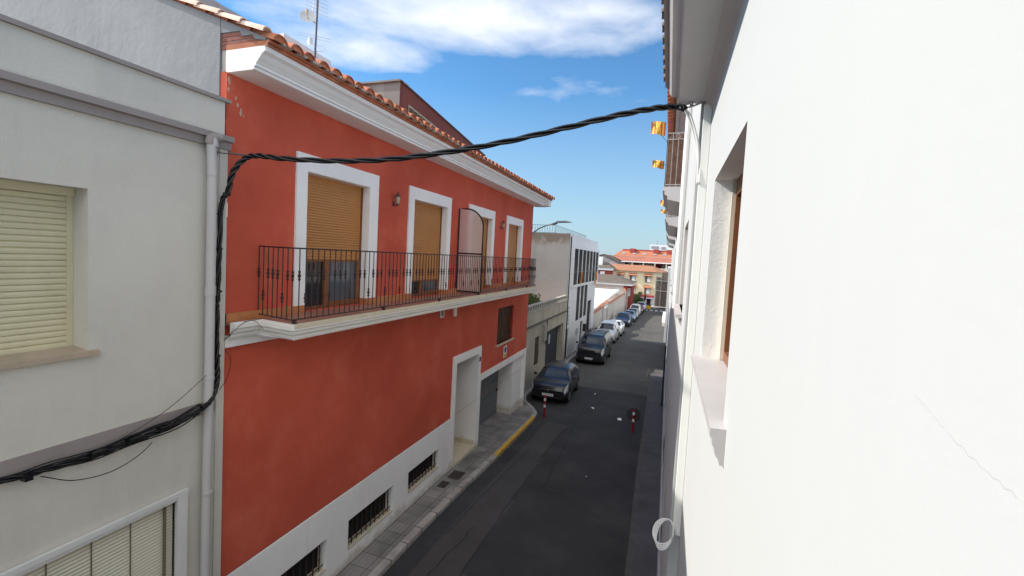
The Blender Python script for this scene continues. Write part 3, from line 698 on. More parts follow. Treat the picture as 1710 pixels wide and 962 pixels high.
bl.build('venetian_blind', [mat('ivory blind', (.62, .59, .48), .5, .04, 3), mat('blind gap', (.22, .2, .16), .8)], lw)
b = MB()
for i in range(9): y = .72+i*.372; b.box(XG-.034, XG-.03, y, y+.012, 1.22, 3.14)
b.box(XG-.03, XG-.0, 3.68, 3.70, 1.2, 3.15); b.build('blind_tape', mat('tape brown', (.16, .13, .1), .8), lw)
# downpipe
DP = MB().tube([(XG+.10, 4.12, 7.64), (XG+.10, 4.14, 7.3), (XG+.10, 4.14, 4.6), (XG+.085, 4.14, 3.0), (XG+.085, 4.14, 0.1)], .055, 14)
dp = DP.build('downpipe', mat('grey pvc pipe', (.50, .48, .47), .5, .04, 3), G, smooth='auto')
for z in (7.58, 7.22, 5.70, 4.62, 3.1): MB().tube([(XG+.10, 4.14, z), (XG+.10, 4.14, z+(.12 if z in (7.58, 5.70) else .03))], .062, 14).build('pipe_collar', mat('grey pvc pipe', (.5, .48, .47)), dp, smooth='auto')

# ================================================================== OLD GARAGE (B)
XG2 = -6.5
B = thing('old_garage', (-8, 25.5, -.5), 'weathered concrete garage with balustraded terrace between red and white houses', 'building')
w = MB(); w.wall_x(XG2, 18.64, 30.46, -1.5, 2.82, [(25.4, 29.9, -1.4, 2.10, .38), (23.05, 23.95, .55, 2.12, .12)], .5, back=1)
w.box(-9.3, XG2-.40, 18.64, 30.46, -2, 2.9)
w.build('wall', [conc, mat('grey roller door', (.034, .040, .050), .6, .05, 1)], B)
MB().box(-9.3, XG2+.10, 18.64, 30.46, 2.82, 2.92).build('cornice', mat('dark damp ledge', (.12, .115, .1), .95), B)
MB().box(XG2-.25, XG2+.04, 18.64, 30.46, 2.92, 3.60).build('parapet', conc, B)
b = MB().box(XG2-.2, XG2+.08, 18.64, 30.46, 3.60, 3.66); b.box(XG2-.18, XG2+.06, 18.64, 30.46, 3.90, 3.96)
y = 18.8
while y < 30.4: b.box(XG2-.1, XG2+.02, y, y+.2, 3.66, 3.90); y += .46
b.build('balustrade', mat('pale balustrade', (.38, .36, .32), .9, .12, 3, .2, 20), B)
MB().box(-9.3, XG2-.25, 18.64, 30.46, 2.92, 3.0).build('terrace_floor', floor_t, B)
b = MB(); b.box(XG2-.08, XG2-.05, 23.05, 23.95, .55, 2.12); gwn = b.build('barred_window', mat('dusty dark pane', (.06, .055, .05), .6), B)
b = MB()
for i in range(6): b.tube([(XG2-.03, 23.12+i*.15, .57), (XG2-.03, 23.12+i*.15, 2.1)], .012, 5)
for z in (.9, 1.35, 1.8): b.tube([(XG2-.03, 23.05, z), (XG2-.03, 23.95, z)], .012, 5)
b.build('bars', mat('rusty bar', (.16, .11, .08), .8), gwn)
MB().box(XG2-.02, XG2+.14, 24.5, 25.0, 1.7, 2.62).build('meter_box', mat('grey meter box', (.33, .31, .28), .7), B)
b = MB().tube([(XG2+.05, 25.25, 2.95), (XG2+.07, 25.25, 2.5), (XG2+.06, 25.2, 1.6), (XG2+.1, 25.05, 1.45), (XG2+.1, 24.9, 1.7)], .03, 6); b.build('cable', black_pl, B)
MB().box(XG2-.375, XG2-.36, 27.5, 27.8, 1.0, 1.6).build('notice', mat('pale notice', (.55, .6, .65), .7), B)
# hedge on the terrace
def foliage(b, c, rad, n, size, seed=1, mi2=True):
    rnd = random.Random(seed)
    cl = [(Vector((rnd.gauss(0, .34), rnd.gauss(0, .34), rnd.gauss(0, .34))), rnd.uniform(.25, .5)) for _ in range(14)]
    for i in range(n):
        q, r_ = rnd.choice(cl); d = Vector((rnd.gauss(0, 1), rnd.gauss(0, 1), rnd.gauss(0, 1))).normalized()*r_*rnd.uniform(.6, 1.05)
        p = q+d; p = Vector((c[0]+p.x*rad[0], c[1]+p.y*rad[1], c[2]+p.z*rad[2]))
        a = Vector((rnd.gauss(0, 1), rnd.gauss(0, 1), rnd.gauss(0, 1))).normalized()*size*rnd.uniform(.5, 1.2); e = a.orthogonal().normalized()*size*rnd.uniform(.4, .8)
        b.add([p-a, p+e*.6, p+a, p-e*.6], [(0, 1, 2, 3)], mi=(1 if rnd.random() < .3 else 0))
hb = MB(); rnd = random.Random(9)
for i in range(7500):
    y = rnd.uniform(19.2, 25.5); top = 4.35-.03*(y-19)+.10*math.sin(y*5)+.07*math.sin(y*13)
    x = rnd.uniform(-8.2, -6.95); z = 3.0+(top-3.0)*(rnd.random()**.6)+.05*rnd.random()
    a = Vector((rnd.gauss(0, 1), rnd.gauss(0, 1), rnd.gauss(0, 1))).normalized()*.06; e = a.orthogonal().normalized()*.035
    p = Vector((x, y, z)); hb.add([p-a, p+e, p+a, p-e], [(0, 1, 2, 3)], mi=int(rnd.random() < .3))
tag(hb.build('hedge', [leaf, leaf2], loc=(-7.5, 22, 3.0)), 'dark green hedge behind the concrete balustrade of the garage terrace', 'hedge')
MB_h = None

# street lamp behind the red house corner
SLm = thing('street_lamp', (-7.0, 21.9, 3.0), 'grey street lamp arm reaching over the street from behind the red house', 'street lamp')
MB().tube([(-7.0, 21.9, 3.0), (-7.0, 21.9, 7.0)], .06, 10, r2=.05).build('pole', metal_g, SLm)
pa = [(-7.0+2.2*t_, 22.1, 7.0+1.62*math.sin(t_*1.25)) for t_ in [i/12 for i in range(13)]]
pa = [(-7.0, 21.9, 6.9), (-6.9, 21.9, 7.25), (-6.65, 21.92, 7.62), (-6.3, 21.94, 7.90), (-5.9, 21.96, 8.07), (-5.5, 22, 8.17)]
MB().tube(pa, .035, 8).build('arm', metal_g, SLm, smooth=True)
b = MB(); b.tube([(-5.62, 22, 8.13), (-5.4, 22, 8.20)], .06, 8); b.add([(-5.45, 21.85, 8.2), (-5.45, 22.15, 8.2), (-4.75, 22.2, 8.24), (-4.62, 22, 8.24), (-4.75, 21.8, 8.24), (-5.4, 21.9, 8.29), (-5.4, 22.1, 8.29), (-4.85, 22.1, 8.31), (-4.85, 21.9, 8.31)],
    [(0, 4, 3, 2, 1), (5, 6, 7, 8), (0, 1, 6, 5), (1, 2, 7, 6), (2, 3, 7), (3, 8, 7), (3, 4, 8), (4, 0, 5, 8)]); b.build('lamp_head', mat('lamp head grey', (.16, .16, .17), .5), SLm)

# ================================================================== WHITE BUILDING (C)
C_ = thing('white_building', (-9, 37, -.8), 'white house with row of tall black windows and stained blank side wall', 'building')
XC = -6.5; cw_ = mat('cool white paint', (.74, .745, .76), .75, .03, .6, .1, 20, (.6, .6, .6), .2, streak=True)
lowh = [(34.1, 35.45, 1.68, 4.35, .05), (35.75, 37.1, 1.68, 4.35, .05), (37.4, 38.85, 1.68, 4.35, .05), (30.95, 31.75, -.75, 1.5, .08), (36.3, 37.3, -1.0, 1.40, .08), (39.3, 41.4, -1.0, 2.87, .12)]
w = MB(); w.wall_x(XC, 30.5, 43.2, -2, 8.20, lowh, .15, back=1)
w.box(-20, XC-.35, 30.51, 43.2, -3, 8.14)
w.quad((XC, 43.2, -3), (XC-.4, 43.2, -3), (XC-.4, 43.2, 8.2), (XC, 43.2, 8.2)); w.quad((XC, 30.5, 8.2), (XC, 43.2, 8.2), (XC-.4, 43.2, 8.2), (XC-.4, 30.5, 8.2))
w.build('wall', [cw_, glass_k], C_)
MB().box(-20, XC-.012, 30.40, 30.515, -3, 8.18).build('side_wall', conc_l, C_)
uh = []
yy = 31.75; pw = (43.3-31.75)/7
for i in range(7): uh.append((yy+i*pw+.08, yy+(i+1)*pw-.08, 4.70, 7.16, .05))
w = MB(); w.wall_x(-6.38, 31.5, 43.6, 4.40, 7.46, [(a, b, 4.58, 7.22, d) for a, b, c, e, d in uh], .12, back=1)
w.quad((-6.38, 31.5, 4.40), (-6.6, 31.5, 4.40), (-6.6, 31.5, 7.46), (-6.38, 31.5, 7.46)); w.quad((-6.38, 31.5, 7.46), (-6.38, 43.6, 7.46), (-6.6, 43.6, 7.46), (-6.6, 31.5, 7.46)); w.quad((-6.38, 31.5, 4.40), (-6.38, 43.6, 4.40), (-6.6, 43.6, 4.40), (-6.6, 31.5, 4.40)); w.quad((-6.38, 43.6, 4.40), (-8, 43.6, 4.40), (-8, 43.6, 7.46), (-6.38, 43.6, 7.46))
ub = w.build('window_bay', [cw_, glass_k], C_)
for i, h in enumerate(uh):
    MB().box(-6.429, -6.42, h[0], h[1], 4.59, 7.21).build('window_pane', glass_k, ub)
    frame_x(-6.419, h[0], h[1], 5.5, 5.56, .03, .03).build('transom', iron, ub)
b = MB()
XR = -7.6
for z in (8.2, 8.72): b.tube([(XR, 43, z+.02), (XR, 30.6, z+.02), (-12, 30.6, z+.02)], .016, 4)
for i in range(50): y = 30.6+i*.25; b.tube([(XR, y, 8.1), (XR, y, 8.74)], .008, 3)
for i in range(50): x = XR-i*.09; b.tube([(x, 30.6, 8.1), (x+.05*(1 if i % 2 else -1), 30.6, 8.74)], .008, 3)
b.build('roof_railing', iron, C_)
b = MB().tube([(XC+.05, 30.75, 8), (XC+.05, 30.75, -.8)], .04, 6); b.build('downpipe', iron, C_)
b = MB()
for i in range(5): b.box(XC+.0, XC+.03, 31.1, 31.5, 1.75+i*.28, 1.98+i*.28)
b.build('meter_panel', metal_g, C_)
MB().box(XC, XC+.05, 34.5, 35.2, .6, 1.05).build('wall_plate', metal_g, C_)
MB().box(XC, XC+.25, 37.55, 38.0, .45, 1.05).build('letter_box', iron, C_)
# two flags hung at its upper windows
fly = mat('flag yellow', (.85, .60, .09), .8); flr = mat('flag red', (.66, .13, .05), .8)
def flag(loc, w_, h_, label, ax='y', n=9, emblem=True, grp='striped flags hung along the street'):
    b = MB(); c = Vector(loc); NX, NZ = 18, 6
    def P(i, j):
        u, v = i/NX, j/NZ
        wv = .035*math.sin(u*9+v*2)+.02*math.sin(u*17)
        if ax == 'x': return (c.x-w_*u, c.y+wv+.1*u, c.z-h_*v-.10*u*h_*0+.03*math.sin(u*7))
        return (c.x+wv+.05, c.y+w_*u, c.z-h_*v+.02*math.sin(u*8))
    for i in range(NX):
        for j in range(NZ):
            red = (i//2) % 2 == 0
            if emblem and 6 <= i < 12 and 1 <= j < 5: red = ((i*7+j*5) % 3 == 0)
            b.quad(P(i, j), P(i+1, j), P(i+1, j+1), P(i, j+1), mi=int(red))
    o = b.build('flag', [fly, flr], loc=loc); tag(o, label, 'flag', grp); return o
flag((-6.36, 34.3, 5.45), .30, .85, 'orange striped flag hanging from second black window of the white house', 'y')
flag((-6.36, 41.6, 5.4), .35, 1.25, 'long orange flag hanging at far end of the black window row', 'y')

# ================================================================== building behind (maroon)
MR = thing('maroon_building', (-12, 20, 0), 'dark maroon rooftop block with pale perforated vent row, behind the red house', 'building')
p0, p1 = (-9.5, 14.08), (-11.06, 25.6)
b = MB(); b.add([(p0[0], p0[1], -1), (p1[0], p1[1], -1), (-20, 25.6, -1), (-20, 14.08, -1), (p0[0], p0[1], 12.44), (p1[0], p1[1], 12.44), (-20, 25.6, 12.44), (-20, 14.08, 12.44)], [(0, 1, 5, 4), (1, 2, 6, 5), (4, 5, 6, 7)]); b.build('wall', maroon, MR)
MB().quad((p0[0], p0[1], -1), (-20, 14.08, -1), (-20, 14.08, 12.44), (p0[0], p0[1], 12.44)).box(-20, p0[0]+.02, 14.0, 14.6, 12.44, 12.5).build('side_wall', mat('dirty grey wall', (.22, .21, .20), .92, .2, .9, .3, 14, (.42, .42, .42), .5, streak=True, ss=1.5), MR)
def wpt(t_, o=0.0): 
    dx, dy = p1[0]-p0[0], p1[1]-p0[1]; l = math.hypot(dx, dy); return (p0[0]+dx*t_/l+dy/l*o, p0[1]+dy*t_/l-dx/l*o)
b = MB(); b.sweep([(0, 12.44), (.05, 12.44), (.05, 12.5), (-.3, 12.5), (-.3, 12.44)], [p0, p1]); b.build('coping', mat('dark coping', (.12, .08, .07), .9), MR)
b = MB(); NB = 20
for i in range(NB):
    t0, t1 = .75+i*.42, .75+(i+1)*.42
    for z0, z1 in ((11.26, 11.33), (11.53, 11.60), (11.80, 11.87)):
        a, c = wpt(t0, .02), wpt(t1, .02); b.quad((*a, z0), (*c, z0), (*c, z1), (*a, z1))
    for q0, q1 in ((t0-.03, t0+.03), (t1-.03, t1+.03)):
        a, c = wpt(q0, .021), wpt(q1, .021); b.quad((*a, 11.26), (*c, 11.26), (*c, 11.87), (*a, 11.87))
b.build('vent_blocks', mat('pale block', (.50, .43, .32), .9, .1, 3), MR)
b = MB(); a, c = wpt(.70, .012), wpt(.75+NB*.42, .012); b.quad((*a, 11.0), (*c, 11.0), (*c, 11.89), (*a, 11.89)); b.build('vent_gap', mat('vent shade', (.12, .09, .06), .9), MR)

# ================================================================== GARDEN WALL and low buildings beyond
GW = thing('garden_wall', (-6.5, 60, -1.5), 'pale garden wall with sloping orange tile coping and gate pillars', 'wall')
gwm = mat('pale garden render', (.58, .53, .48), .9, .06, .8, .15, 12, (.42, .36, .32), .4, streak=True)
w = MB(); w.box(-6.75, -6.5, 43.2, 49.3, -3, 1.38); w.box(-6.75, -6.5, 54.0, 76, -3, 1.30); w.box(-6.72, -6.55, 50.1, 53.3, -3, 1.1)
w.build('wall', gwm, GW)
for y in (49.3, 53.3, 76.0, 83.0):
    h = 1.62 if y < 60 else 1.9
    pb = MB().box(-6.95, -6.38, y, y+.75, -3, h-.1).build('pillar', mat('pillar render', (.45, .44, .44), .9, .06, 1), GW)
    MB().add([(-7.0, y-.05, h-.1), (-6.33, y-.05, h-.1), (-6.33, y+.8, h-.1), (-7.0, y+.8, h-.1), (-6.66, y+.37, h+.28)], [(0, 3, 2, 1), (0, 1, 4), (1, 2, 4), (2, 3, 4), (3, 0, 4)]).build('pillar_cap', tile_o, pb)
b = MB(); b.prism([(-6.85, 1.38), (-6.4, 1.38), (-6.62, 1.56)], 1, 43.2, 49.3); b.prism([(-6.85, 1.30), (-6.4, 1.30), (-6.62, 1.48)], 1, 54.0, 76); b.build('tile_coping', tile_o, GW)
MB().box(-6.75, -6.5, 76.75, 88, -3, 1.35).build('plain_wall', gwm, GW)
WR = thing('white_shed', (-11, 55, -1.5), 'low white flat-roofed shed behind the garden wall', 'shed')
b = MB().box(-20, -8.2, 44.5, 54, -2, .9); b.build('wall', white, WR)
MB().add([(-20, 46, 1.1), (-7.4, 46, 1.1), (-7.4, 75, 1.9), (-20, 75, 1.9), (-20, 46, 1.0), (-7.4, 46, 1.0), (-7.4, 75, 1.8), (-20, 75, 1.8)], [(0, 1, 2, 3), (7, 6, 5, 4), (0, 4, 5, 1), (1, 5, 6, 2), (2, 6, 7, 3), (3, 7, 4, 0)]).build('roof', mat('bright white roof', (.82, .80, .77), .8, .02, 1), WR)
b = MB()
for y, x in ((46.5, -7.6), (60, -7.6), (74, -7.6)): b.box(x-.1, x+.1, y, y+.2, -3, 1.2)
b.build('post', white, WR)

# brown-roofed house
BH = thing('brown_roof_house', (-10, 84, -2), 'low house with grey-brown hipped roof and dark red walls at street end', 'house')
MB().box(-16, -7.05, 79, 88, -3, 2.55).build('wall', mat('light pink wall', (.62, .52, .48), .9), BH)
MB().box(-7.05, -6.95, 79.0, 88, -3, 2.55).box(-7.05, -6.4, 78.9, 79.0, -3, 2.5).box(-7.05, -5.9, 82, 88, -3, 2.4).build('red_wall', mat('dark red wall', (.30, .055, .045), .9, .08, 1), BH)
MB().box(-16, -5.6, 78.5, 88.5, 2.5, 2.85).build('eave', white_trim, BH)
MB().add([(-17, 78.3, 2.85), (-5.4, 78.3, 2.85), (-5.4, 89, 2.85), (-17, 89, 2.85), (-17, 83.5, 4.1), (-9.0, 83.5, 4.1)], [(0, 1, 5, 4), (1, 2, 5), (2, 3, 4, 5), (0, 4, 3)]).build('roof', tile_br, BH)
MB().box(-8.5, -7.6, 78.86, 78.98, .9, 2.1).build('window', mat('pale closed shutter', (.6, .6, .58), .6), BH)
MB().box(-6.8, -6.1, 81.88, 81.98, .5, 1.9).build('window', mat('pale closed shutter', (.6, .6, .58), .6), BH)
UH = thing('upper_red_house', (-17, 98, 0), 'dark red house with grey tiled roof and small white window, upper left distance', 'house')
MB().box(-24, -11.3, 96, 106, -3, 4.6).build('wall', mat('dark red wall', (.30, .055, .045)), UH)
MB().box(-24, -11.0, 95.7, 106, 4.6, 5.15).build('eave', white_trim, UH)
MB().add([(-24, 95.5, 5.15), (-10.9, 95.5, 5.15), (-10.9, 107, 5.15), (-24, 107, 5.15), (-24, 101, 7.0), (-14.5, 101, 7.0)], [(0, 1, 5, 4), (1, 2, 5), (2, 3, 4, 5)]).build('roof', tile_br, UH)
MB().box(-13.6, -12.7, 95.9, 96.0, 3.4, 4.3).build('window', white, UH)
MB().box(-14.2, -13.4, 97, 98, 5.4, 7.4).build('chimney', white, UH)
GG = thing('grey_gable_house', (-17, 118, 0), 'house with blank pale grey gable wall in the distance', 'house')
MB().prism([(-19.5, -3), (-19.5, 6.9), (-15.3, 8.0), (-11.5, 6.3), (-11.5, -3)], 1, 112, 130).build('wall', mat('gable grey', (.42, .42, .43), .9, .05, .4), GG)
MB().prism([(-19.8, 6.85), (-15.3, 8.05), (-11.2, 6.25), (-11.2, 6.45), (-15.3, 8.25), (-19.8, 7.05)], 1, 111.6, 130.4).build('roof', tile_br, GG)
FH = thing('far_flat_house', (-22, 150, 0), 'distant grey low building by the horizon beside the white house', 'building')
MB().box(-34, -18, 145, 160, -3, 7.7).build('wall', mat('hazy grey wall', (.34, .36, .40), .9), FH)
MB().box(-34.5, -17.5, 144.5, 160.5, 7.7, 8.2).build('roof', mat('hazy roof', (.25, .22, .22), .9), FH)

# cream building
CB = thing('cream_building', (-5, 104, -2.3), 'cream corner building with tiled window hoods and shop below, at street end', 'building')
fx = [(-13, 98), (-2.45, 98), (-.62, 101.5), (-.62, 110), (-13, 110)]
MB().prism(fx, 2, -.25, 4.75).build('wall', cream_w, CB)
MB().prism([(x-.05 if x > -1 else x, y+.05) for x, y in fx], 2, -3, -.25).build('ground_floor', mat('white shopfront wall', (.68, .66, .64), .9), CB)
MB().add([(-13.2, 97.5, 4.75), (-2.2, 97.5, 4.75), (0.0, 101.3, 4.75), (0, 111, 4.75), (-13.2, 111, 4.75), (-13.2, 104, 6.0), (-3.5, 104, 6.0)], [(0, 1, 6, 5), (1, 2, 6), (2, 3, 6), (3, 4, 5, 6)]).build('roof', mat('weathered orange tile', (.34, .16, .09), .9, .2, 1), CB)
for (x, z) in ((-7.0, 3.3), (-3.9, 3.3), (-3.9, .85), (-9.5, 3.3), (-6.9, .85)):
    f = MB().box(x-.6, x+.55, 97.9, 98.05, z-.75, z+.55); wo_ = f.build('window', mat('recess brown', (.14, .11, .09), .8), CB)
    MB().box(x-.15, x+.5, 97.86, 97.95, z-.7, z+.45).build('white_shutter', white, wo_)
    MB().add([(x-.85, 97.3, z+.6), (x+.8, 97.3, z+.6), (x+.8, 98, z+1.05), (x-.85, 98, z+1.05), (x-.85, 97.3, z+.52), (x+.8, 97.3, z+.52), (x+.8, 98, z+.6), (x-.85, 98, z+.6)], [(0, 1, 2, 3), (0, 4, 5, 1), (4, 7, 6, 5), (0, 3, 7, 4), (1, 5, 6, 2)]).build('tile_hood', tile_o, wo_)
MB().box(-6.2, -2.5, 97.6, 98.0, -.55, -.15).build('shop_sign', mat('dull red sign', (.42, .05, .05), .6), CB)
MB().box(-5.9, -2.6, 97.5, 97.62, -.85, -.62).build('sign_band', mat('pale lilac band', (.5, .45, .6), .7), CB)
MB().box(-3.9, -3.1, 97.9, 97.98, -2.6, -.9).build('shop_door', glass_b, CB)
MB().box(-5.6, -4.3, 97.9, 97.98, -1.9, -.9).build('shop_window', mat('pale shop window', (.5, .5, .48), .4), CB)

# red-roofed apartment building behind: at Y = 122 (k = 122/95)
kq = 122/95.
def fz(z): return 6.35+(z-6.35)*kq
AP = thing('red_roof_apartments', (-6, 126, 0), 'large apartment block with orange-red tiled roof, dormers and white balconies', 'building')
Yq = 122
MB().box(-11.7, 6, Yq+1.2, 140, -3, fz(7.0)).build('wall', mat('apartment maroon wall', (.22, .05, .05), .9), AP)
MB().box(-14.5, -11.0, Yq-.5, 138, -3, fz(6.5)).build('side_wing', white, AP)
MB().add([(-14.0, Yq-1, fz(7.72)), (6, Yq-1, fz(7.72)), (6, Yq+6, fz(9.15)), (-12.5, Yq+6, fz(9.15)), (-14.6, 138, fz(7.8))], [(0, 1, 2, 3), (0, 3, 4)]).build('roof', mat('bright orange tile roof', (.40, .15, .08), .85, .12, .5), AP)
MB().add([(-11.7, Yq-2.2, fz(6.8)), (6, Yq-2.2, fz(6.65)), (6, Yq-.9, fz(7.68)), (-14.2, Yq-.9, fz(7.68))], [(0, 1, 2, 3)]).build('lower_roof', mat('dull red lower roof', (.36, .14, .10), .85, .12, .5), AP)
MB().box(-11.7, 6, Yq-2.25, Yq-2.1, fz(6.55), fz(6.75)).build('eave', white_trim, AP)
MB().box(-12.2, 6, Yq+5.2, Yq+8, fz(8.7), fz(9.3)).build('ridge_wall', mat('red parapet', (.36, .075, .06), .9), AP)
for i, x in enumerate((-9.3, -3.3, .1)):
    MB().box(x-.8, x+.5, Yq+2.5, Yq+7, fz(8.1), fz(9.42)).build('dormer', mat('red parapet', (.36, .075, .06)), AP)
for x in (-11.6, -8.8, -6.2, -3.6, -1.2):
    MB().add([(x-.5, Yq+1.0, fz(8.13)+.12), (x+.4, Yq+1.0, fz(8.13)+.12), (x+.4, Yq+2.4, fz(8.42)+.12), (x-.5, Yq+2.4, fz(8.42)+.12)], [(0, 1, 2, 3)]).build('skylight', mat('skylight pane', (.35, .36, .38), .3), AP)
for x in (-11.6, -9.0, -6.2, -3.4, -.6): MB().box(x-.15, x+.15, Yq-2.0, Yq+1.2, -2, fz(6.6)).build('column', cream_w, AP)
for x in (-9.8, -7.0, -5.3, -3.8, -1.2): MB().box(x-.5, x+.5, Yq+1.1, Yq+1.19, fz(5.6), fz(6.4)).build('window', mat('light curtain window', (.38, .40, .46), .4), AP)
b = MB()
for x in [-11.6+i*.35 for i in range(34)]: b.box(x, x+.22, Yq-2.1, Yq-2.05, fz(5.05), fz(5.5))
b.box(-11.7, .5, Yq-2.12, Yq-2.02, fz(5.5), fz(5.58)); b.box(-11.7, 6, Yq-2.2, Yq+1.1, fz(4.7), fz(5.05)); b.build('balcony', white, AP)
PT = thing('white_penthouse', (-3, 150, 0), 'white penthouse block rising behind the red roof', 'building')
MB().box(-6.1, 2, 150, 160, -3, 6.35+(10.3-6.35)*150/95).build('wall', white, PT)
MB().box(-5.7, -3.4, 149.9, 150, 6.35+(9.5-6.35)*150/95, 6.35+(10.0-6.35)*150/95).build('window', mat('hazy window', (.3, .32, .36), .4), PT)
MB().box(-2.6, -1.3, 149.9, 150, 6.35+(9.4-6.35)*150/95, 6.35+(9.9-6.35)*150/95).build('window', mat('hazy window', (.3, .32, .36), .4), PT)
MB().tube([(-4, 152, 12.4), (-4, 152, 14)], .05, 5).build('mast', iron, PT)
# orange tree and traffic light
TR = thing('orange_tree', (-5.5, 91, gz(91)), 'small round dark green street tree beside the crossing', 'tree')
MB().tube([(-5.5, 91, gz(91)), (-5.48, 91, -1.4), (-5.5, 91, -.6)], .12, 8, r2=.06).build('trunk', bark, TR)
b = MB(); foliage(b, (-5.5, 91, -.55), (1.5, 1.4, 1.15), 2600, .15, 4); b.build('crown', [leaf, leaf2], TR)
TL = thing('traffic_light', (-3.9, 90, gz(90)), 'dark traffic light post between tree and shopfront', 'traffic light')
MB().tube([(-3.9, 90, gz(90)), (-3.9, 90, 0.2)], .06, 6).build('pole', iron, TL); MB().box(-4.1, -3.7, 89.8, 90.1, -.6, .5).build('signal_head', iron, TL)
YB = thing('yellow_bin', (-3.1, 90.5, gz(90)), 'low yellow litter container by the crossing', 'bin')
MB().box(-3.5, -2.7, 90, 90.6, gz(90), gz(90)+.75).build('body', yellow, YB, bevel=.05)
MB().box(-3.55, -2.65, 89.95, 90.65, gz(90)+.75, gz(90)+.83).build('lid', iron, YB)

# scaffold with brown netting, right of the street end
SC = thing('scaffold', (-1, 94, -2.3), 'brown netted scaffold tower at the far right street end', 'scaffold')
b = MB(); b.box(-2.1, -1.15, 92.5, 94, -1.9, 3.9); b.box(-1.1, .25, 92.7, 94, -1.9, 4.9); b.build('netting', mat('brown netting', (.16, .13, .105), .95, .2, 1.2, .2, 10), SC)
b = MB()
for x in (-2.15, -1.12, .2): b.tube([(x, 92.4, -2.3), (x, 92.4, 4.2)], .04, 5)
for z in (-1.85, 1.2, 3.2): b.tube([(-2.4, 92.4, z), (.6, 92.4, z)], .05, 5)
b.tube([(-2.1, 92.4, 3.1), (-1.1, 92.4, 1.7)], .04, 5); b.build('pole', metal_g, SC)

# ================================================================== RIGHT BUILDINGS
XA = .33
A = thing('white_house', (3, 1, 0), 'bright white house wall with brown wooden window, nearest on the right', 'house')
hA = (2.60, 4.32, 5.58, 7.16, .32)
w = MB(); w.wall_x(XA, -9, 5.45, -1, 8.32, [hA], .32, sgn=-1, mi_r=1)
w.box(XA+.33, 9, -9, 5.44, -1, 9.5)
w.quad((XA, -9, -1), (XA+.4, -9, -1), (XA+.4, -9, 8.3), (XA, -9, 8.3))
w.build('wall', [white_r, mat('bounce-lightened reveal paint', (.84, .83, .80), .85, .03, 2, .2, 30)], A)  # reveal coloured paler than the wall in place of bounce light
wi = MB(); wi.box(XA+.17, XA+.24, 2.6, 2.68, 5.6, 7.16); wi.box(XA+.17, XA+.24, 4.24, 4.32, 5.6, 7.16); wi.box(XA+.17, XA+.24, 2.68, 4.24, 7.02, 7.16); wi.box(XA+.17, XA+.24, 2.68, 4.24, 5.6, 5.68); wi.box(XA+.16, XA+.24, 3.42, 3.5, 5.68, 7.02)
wf = wi.build('window', wood, A)
MB().box(XA+.21, XA+.215, 2.68, 4.24, 5.68, 7.02).build('pane', glass_d, wf)
MB().box(XA+.14, XA+.17, 4.27, 4.315, 5.6, 7.16).build('shutter_guide', mat('pale guide', (.6, .55, .45), .6), wf)
b = MB(); sp = [(.33+.3, 5.60), (.33+.3, 5.50), (XA+.03, 5.40), (XA-.02, 5.40), (XA-.03, 5.43), (XA-.045, 5.45), (XA-.05, 5.49), (XA-.062, 5.50), (XA-.062, 5.53), (XA-.075, 5.545), (XA-.075, 5.585)]
b.prism(sp, 1, 2.46, 4.50); b.build('sill', [marble], A)
# eave: flat soffit, cove at the wall, moulded fascia, tiles on top
ev = MB(); ev.sweep([(0, 8.10), (.02, 8.135), (.05, 8.17), (.10, 8.20), (.345, 8.20), (.345, 8.225), (.36, 8.235), (.36, 8.26), (.395, 8.285), (.43, 8.29), (.455, 8.33), (.46, 8.36), (.0, 8.36)][::-1], [(XA, 5.44), (XA, -9)]); ev.build('eave', moulding_s, A)
MB().box(XA-.5, XA+.4, -9, 5.36, 8.362, 8.39).build('eave_slab', taupe, A)
b = MB(); y = -8.9
while y < 5.2: barrel(b, XA-.52, 8.385, XA+.2, 8.53, y, .06, .05); y += .22
b.build('roof_tiles', mat('grey brown eave tile', (.17, .125, .10), .9, .2, 5), A)
MB().add([(XA-.5, -9, 8.40), (XA-.5, 5.36, 8.40), (9, 5.36, 10.4), (9, -9, 10.4)], [(0, 1, 2, 3)]).build('roof', tile_m, A)
# hairline crack in the plaster
hc = MB(); rnd = random.Random(2); P_ = [(.763, 6.242), (.72, 6.231), (.68, 6.217), (.611, 6.202), (.558, 6.196), (.50, 6.185)]
for (a, z0), (c, z1) in zip(P_, P_[1:]):
    n = 6
    for i in range(n):
        y0_, y1_ = a+(c-a)*i/n, a+(c-a)*(i+1)/n; q0, q1 = z0+(z1-z0)*i/n+.002*math.sin(9*i), z0+(z1-z0)*(i+1)/n+.002*math.sin(9*(i+1))
        hc.quad((XA-.001, y0_, q0), (XA-.001, y0_, q0+.0003), (XA-.001, y1_, q1+.0003), (XA-.001, y1_, q1))
hc.build('plaster_crack', mat('crack grey', (.455, .46, .455), .9), A)
# cable trunking
TK = MB().box(XA-.085, XA-.002, 5.36, 5.42, 3.32, 8.26); tk = TK.build('cable_trunking', mat('ivory trunking', (.84, .84, .80), .45, .02, 2), A, bevel=.004)

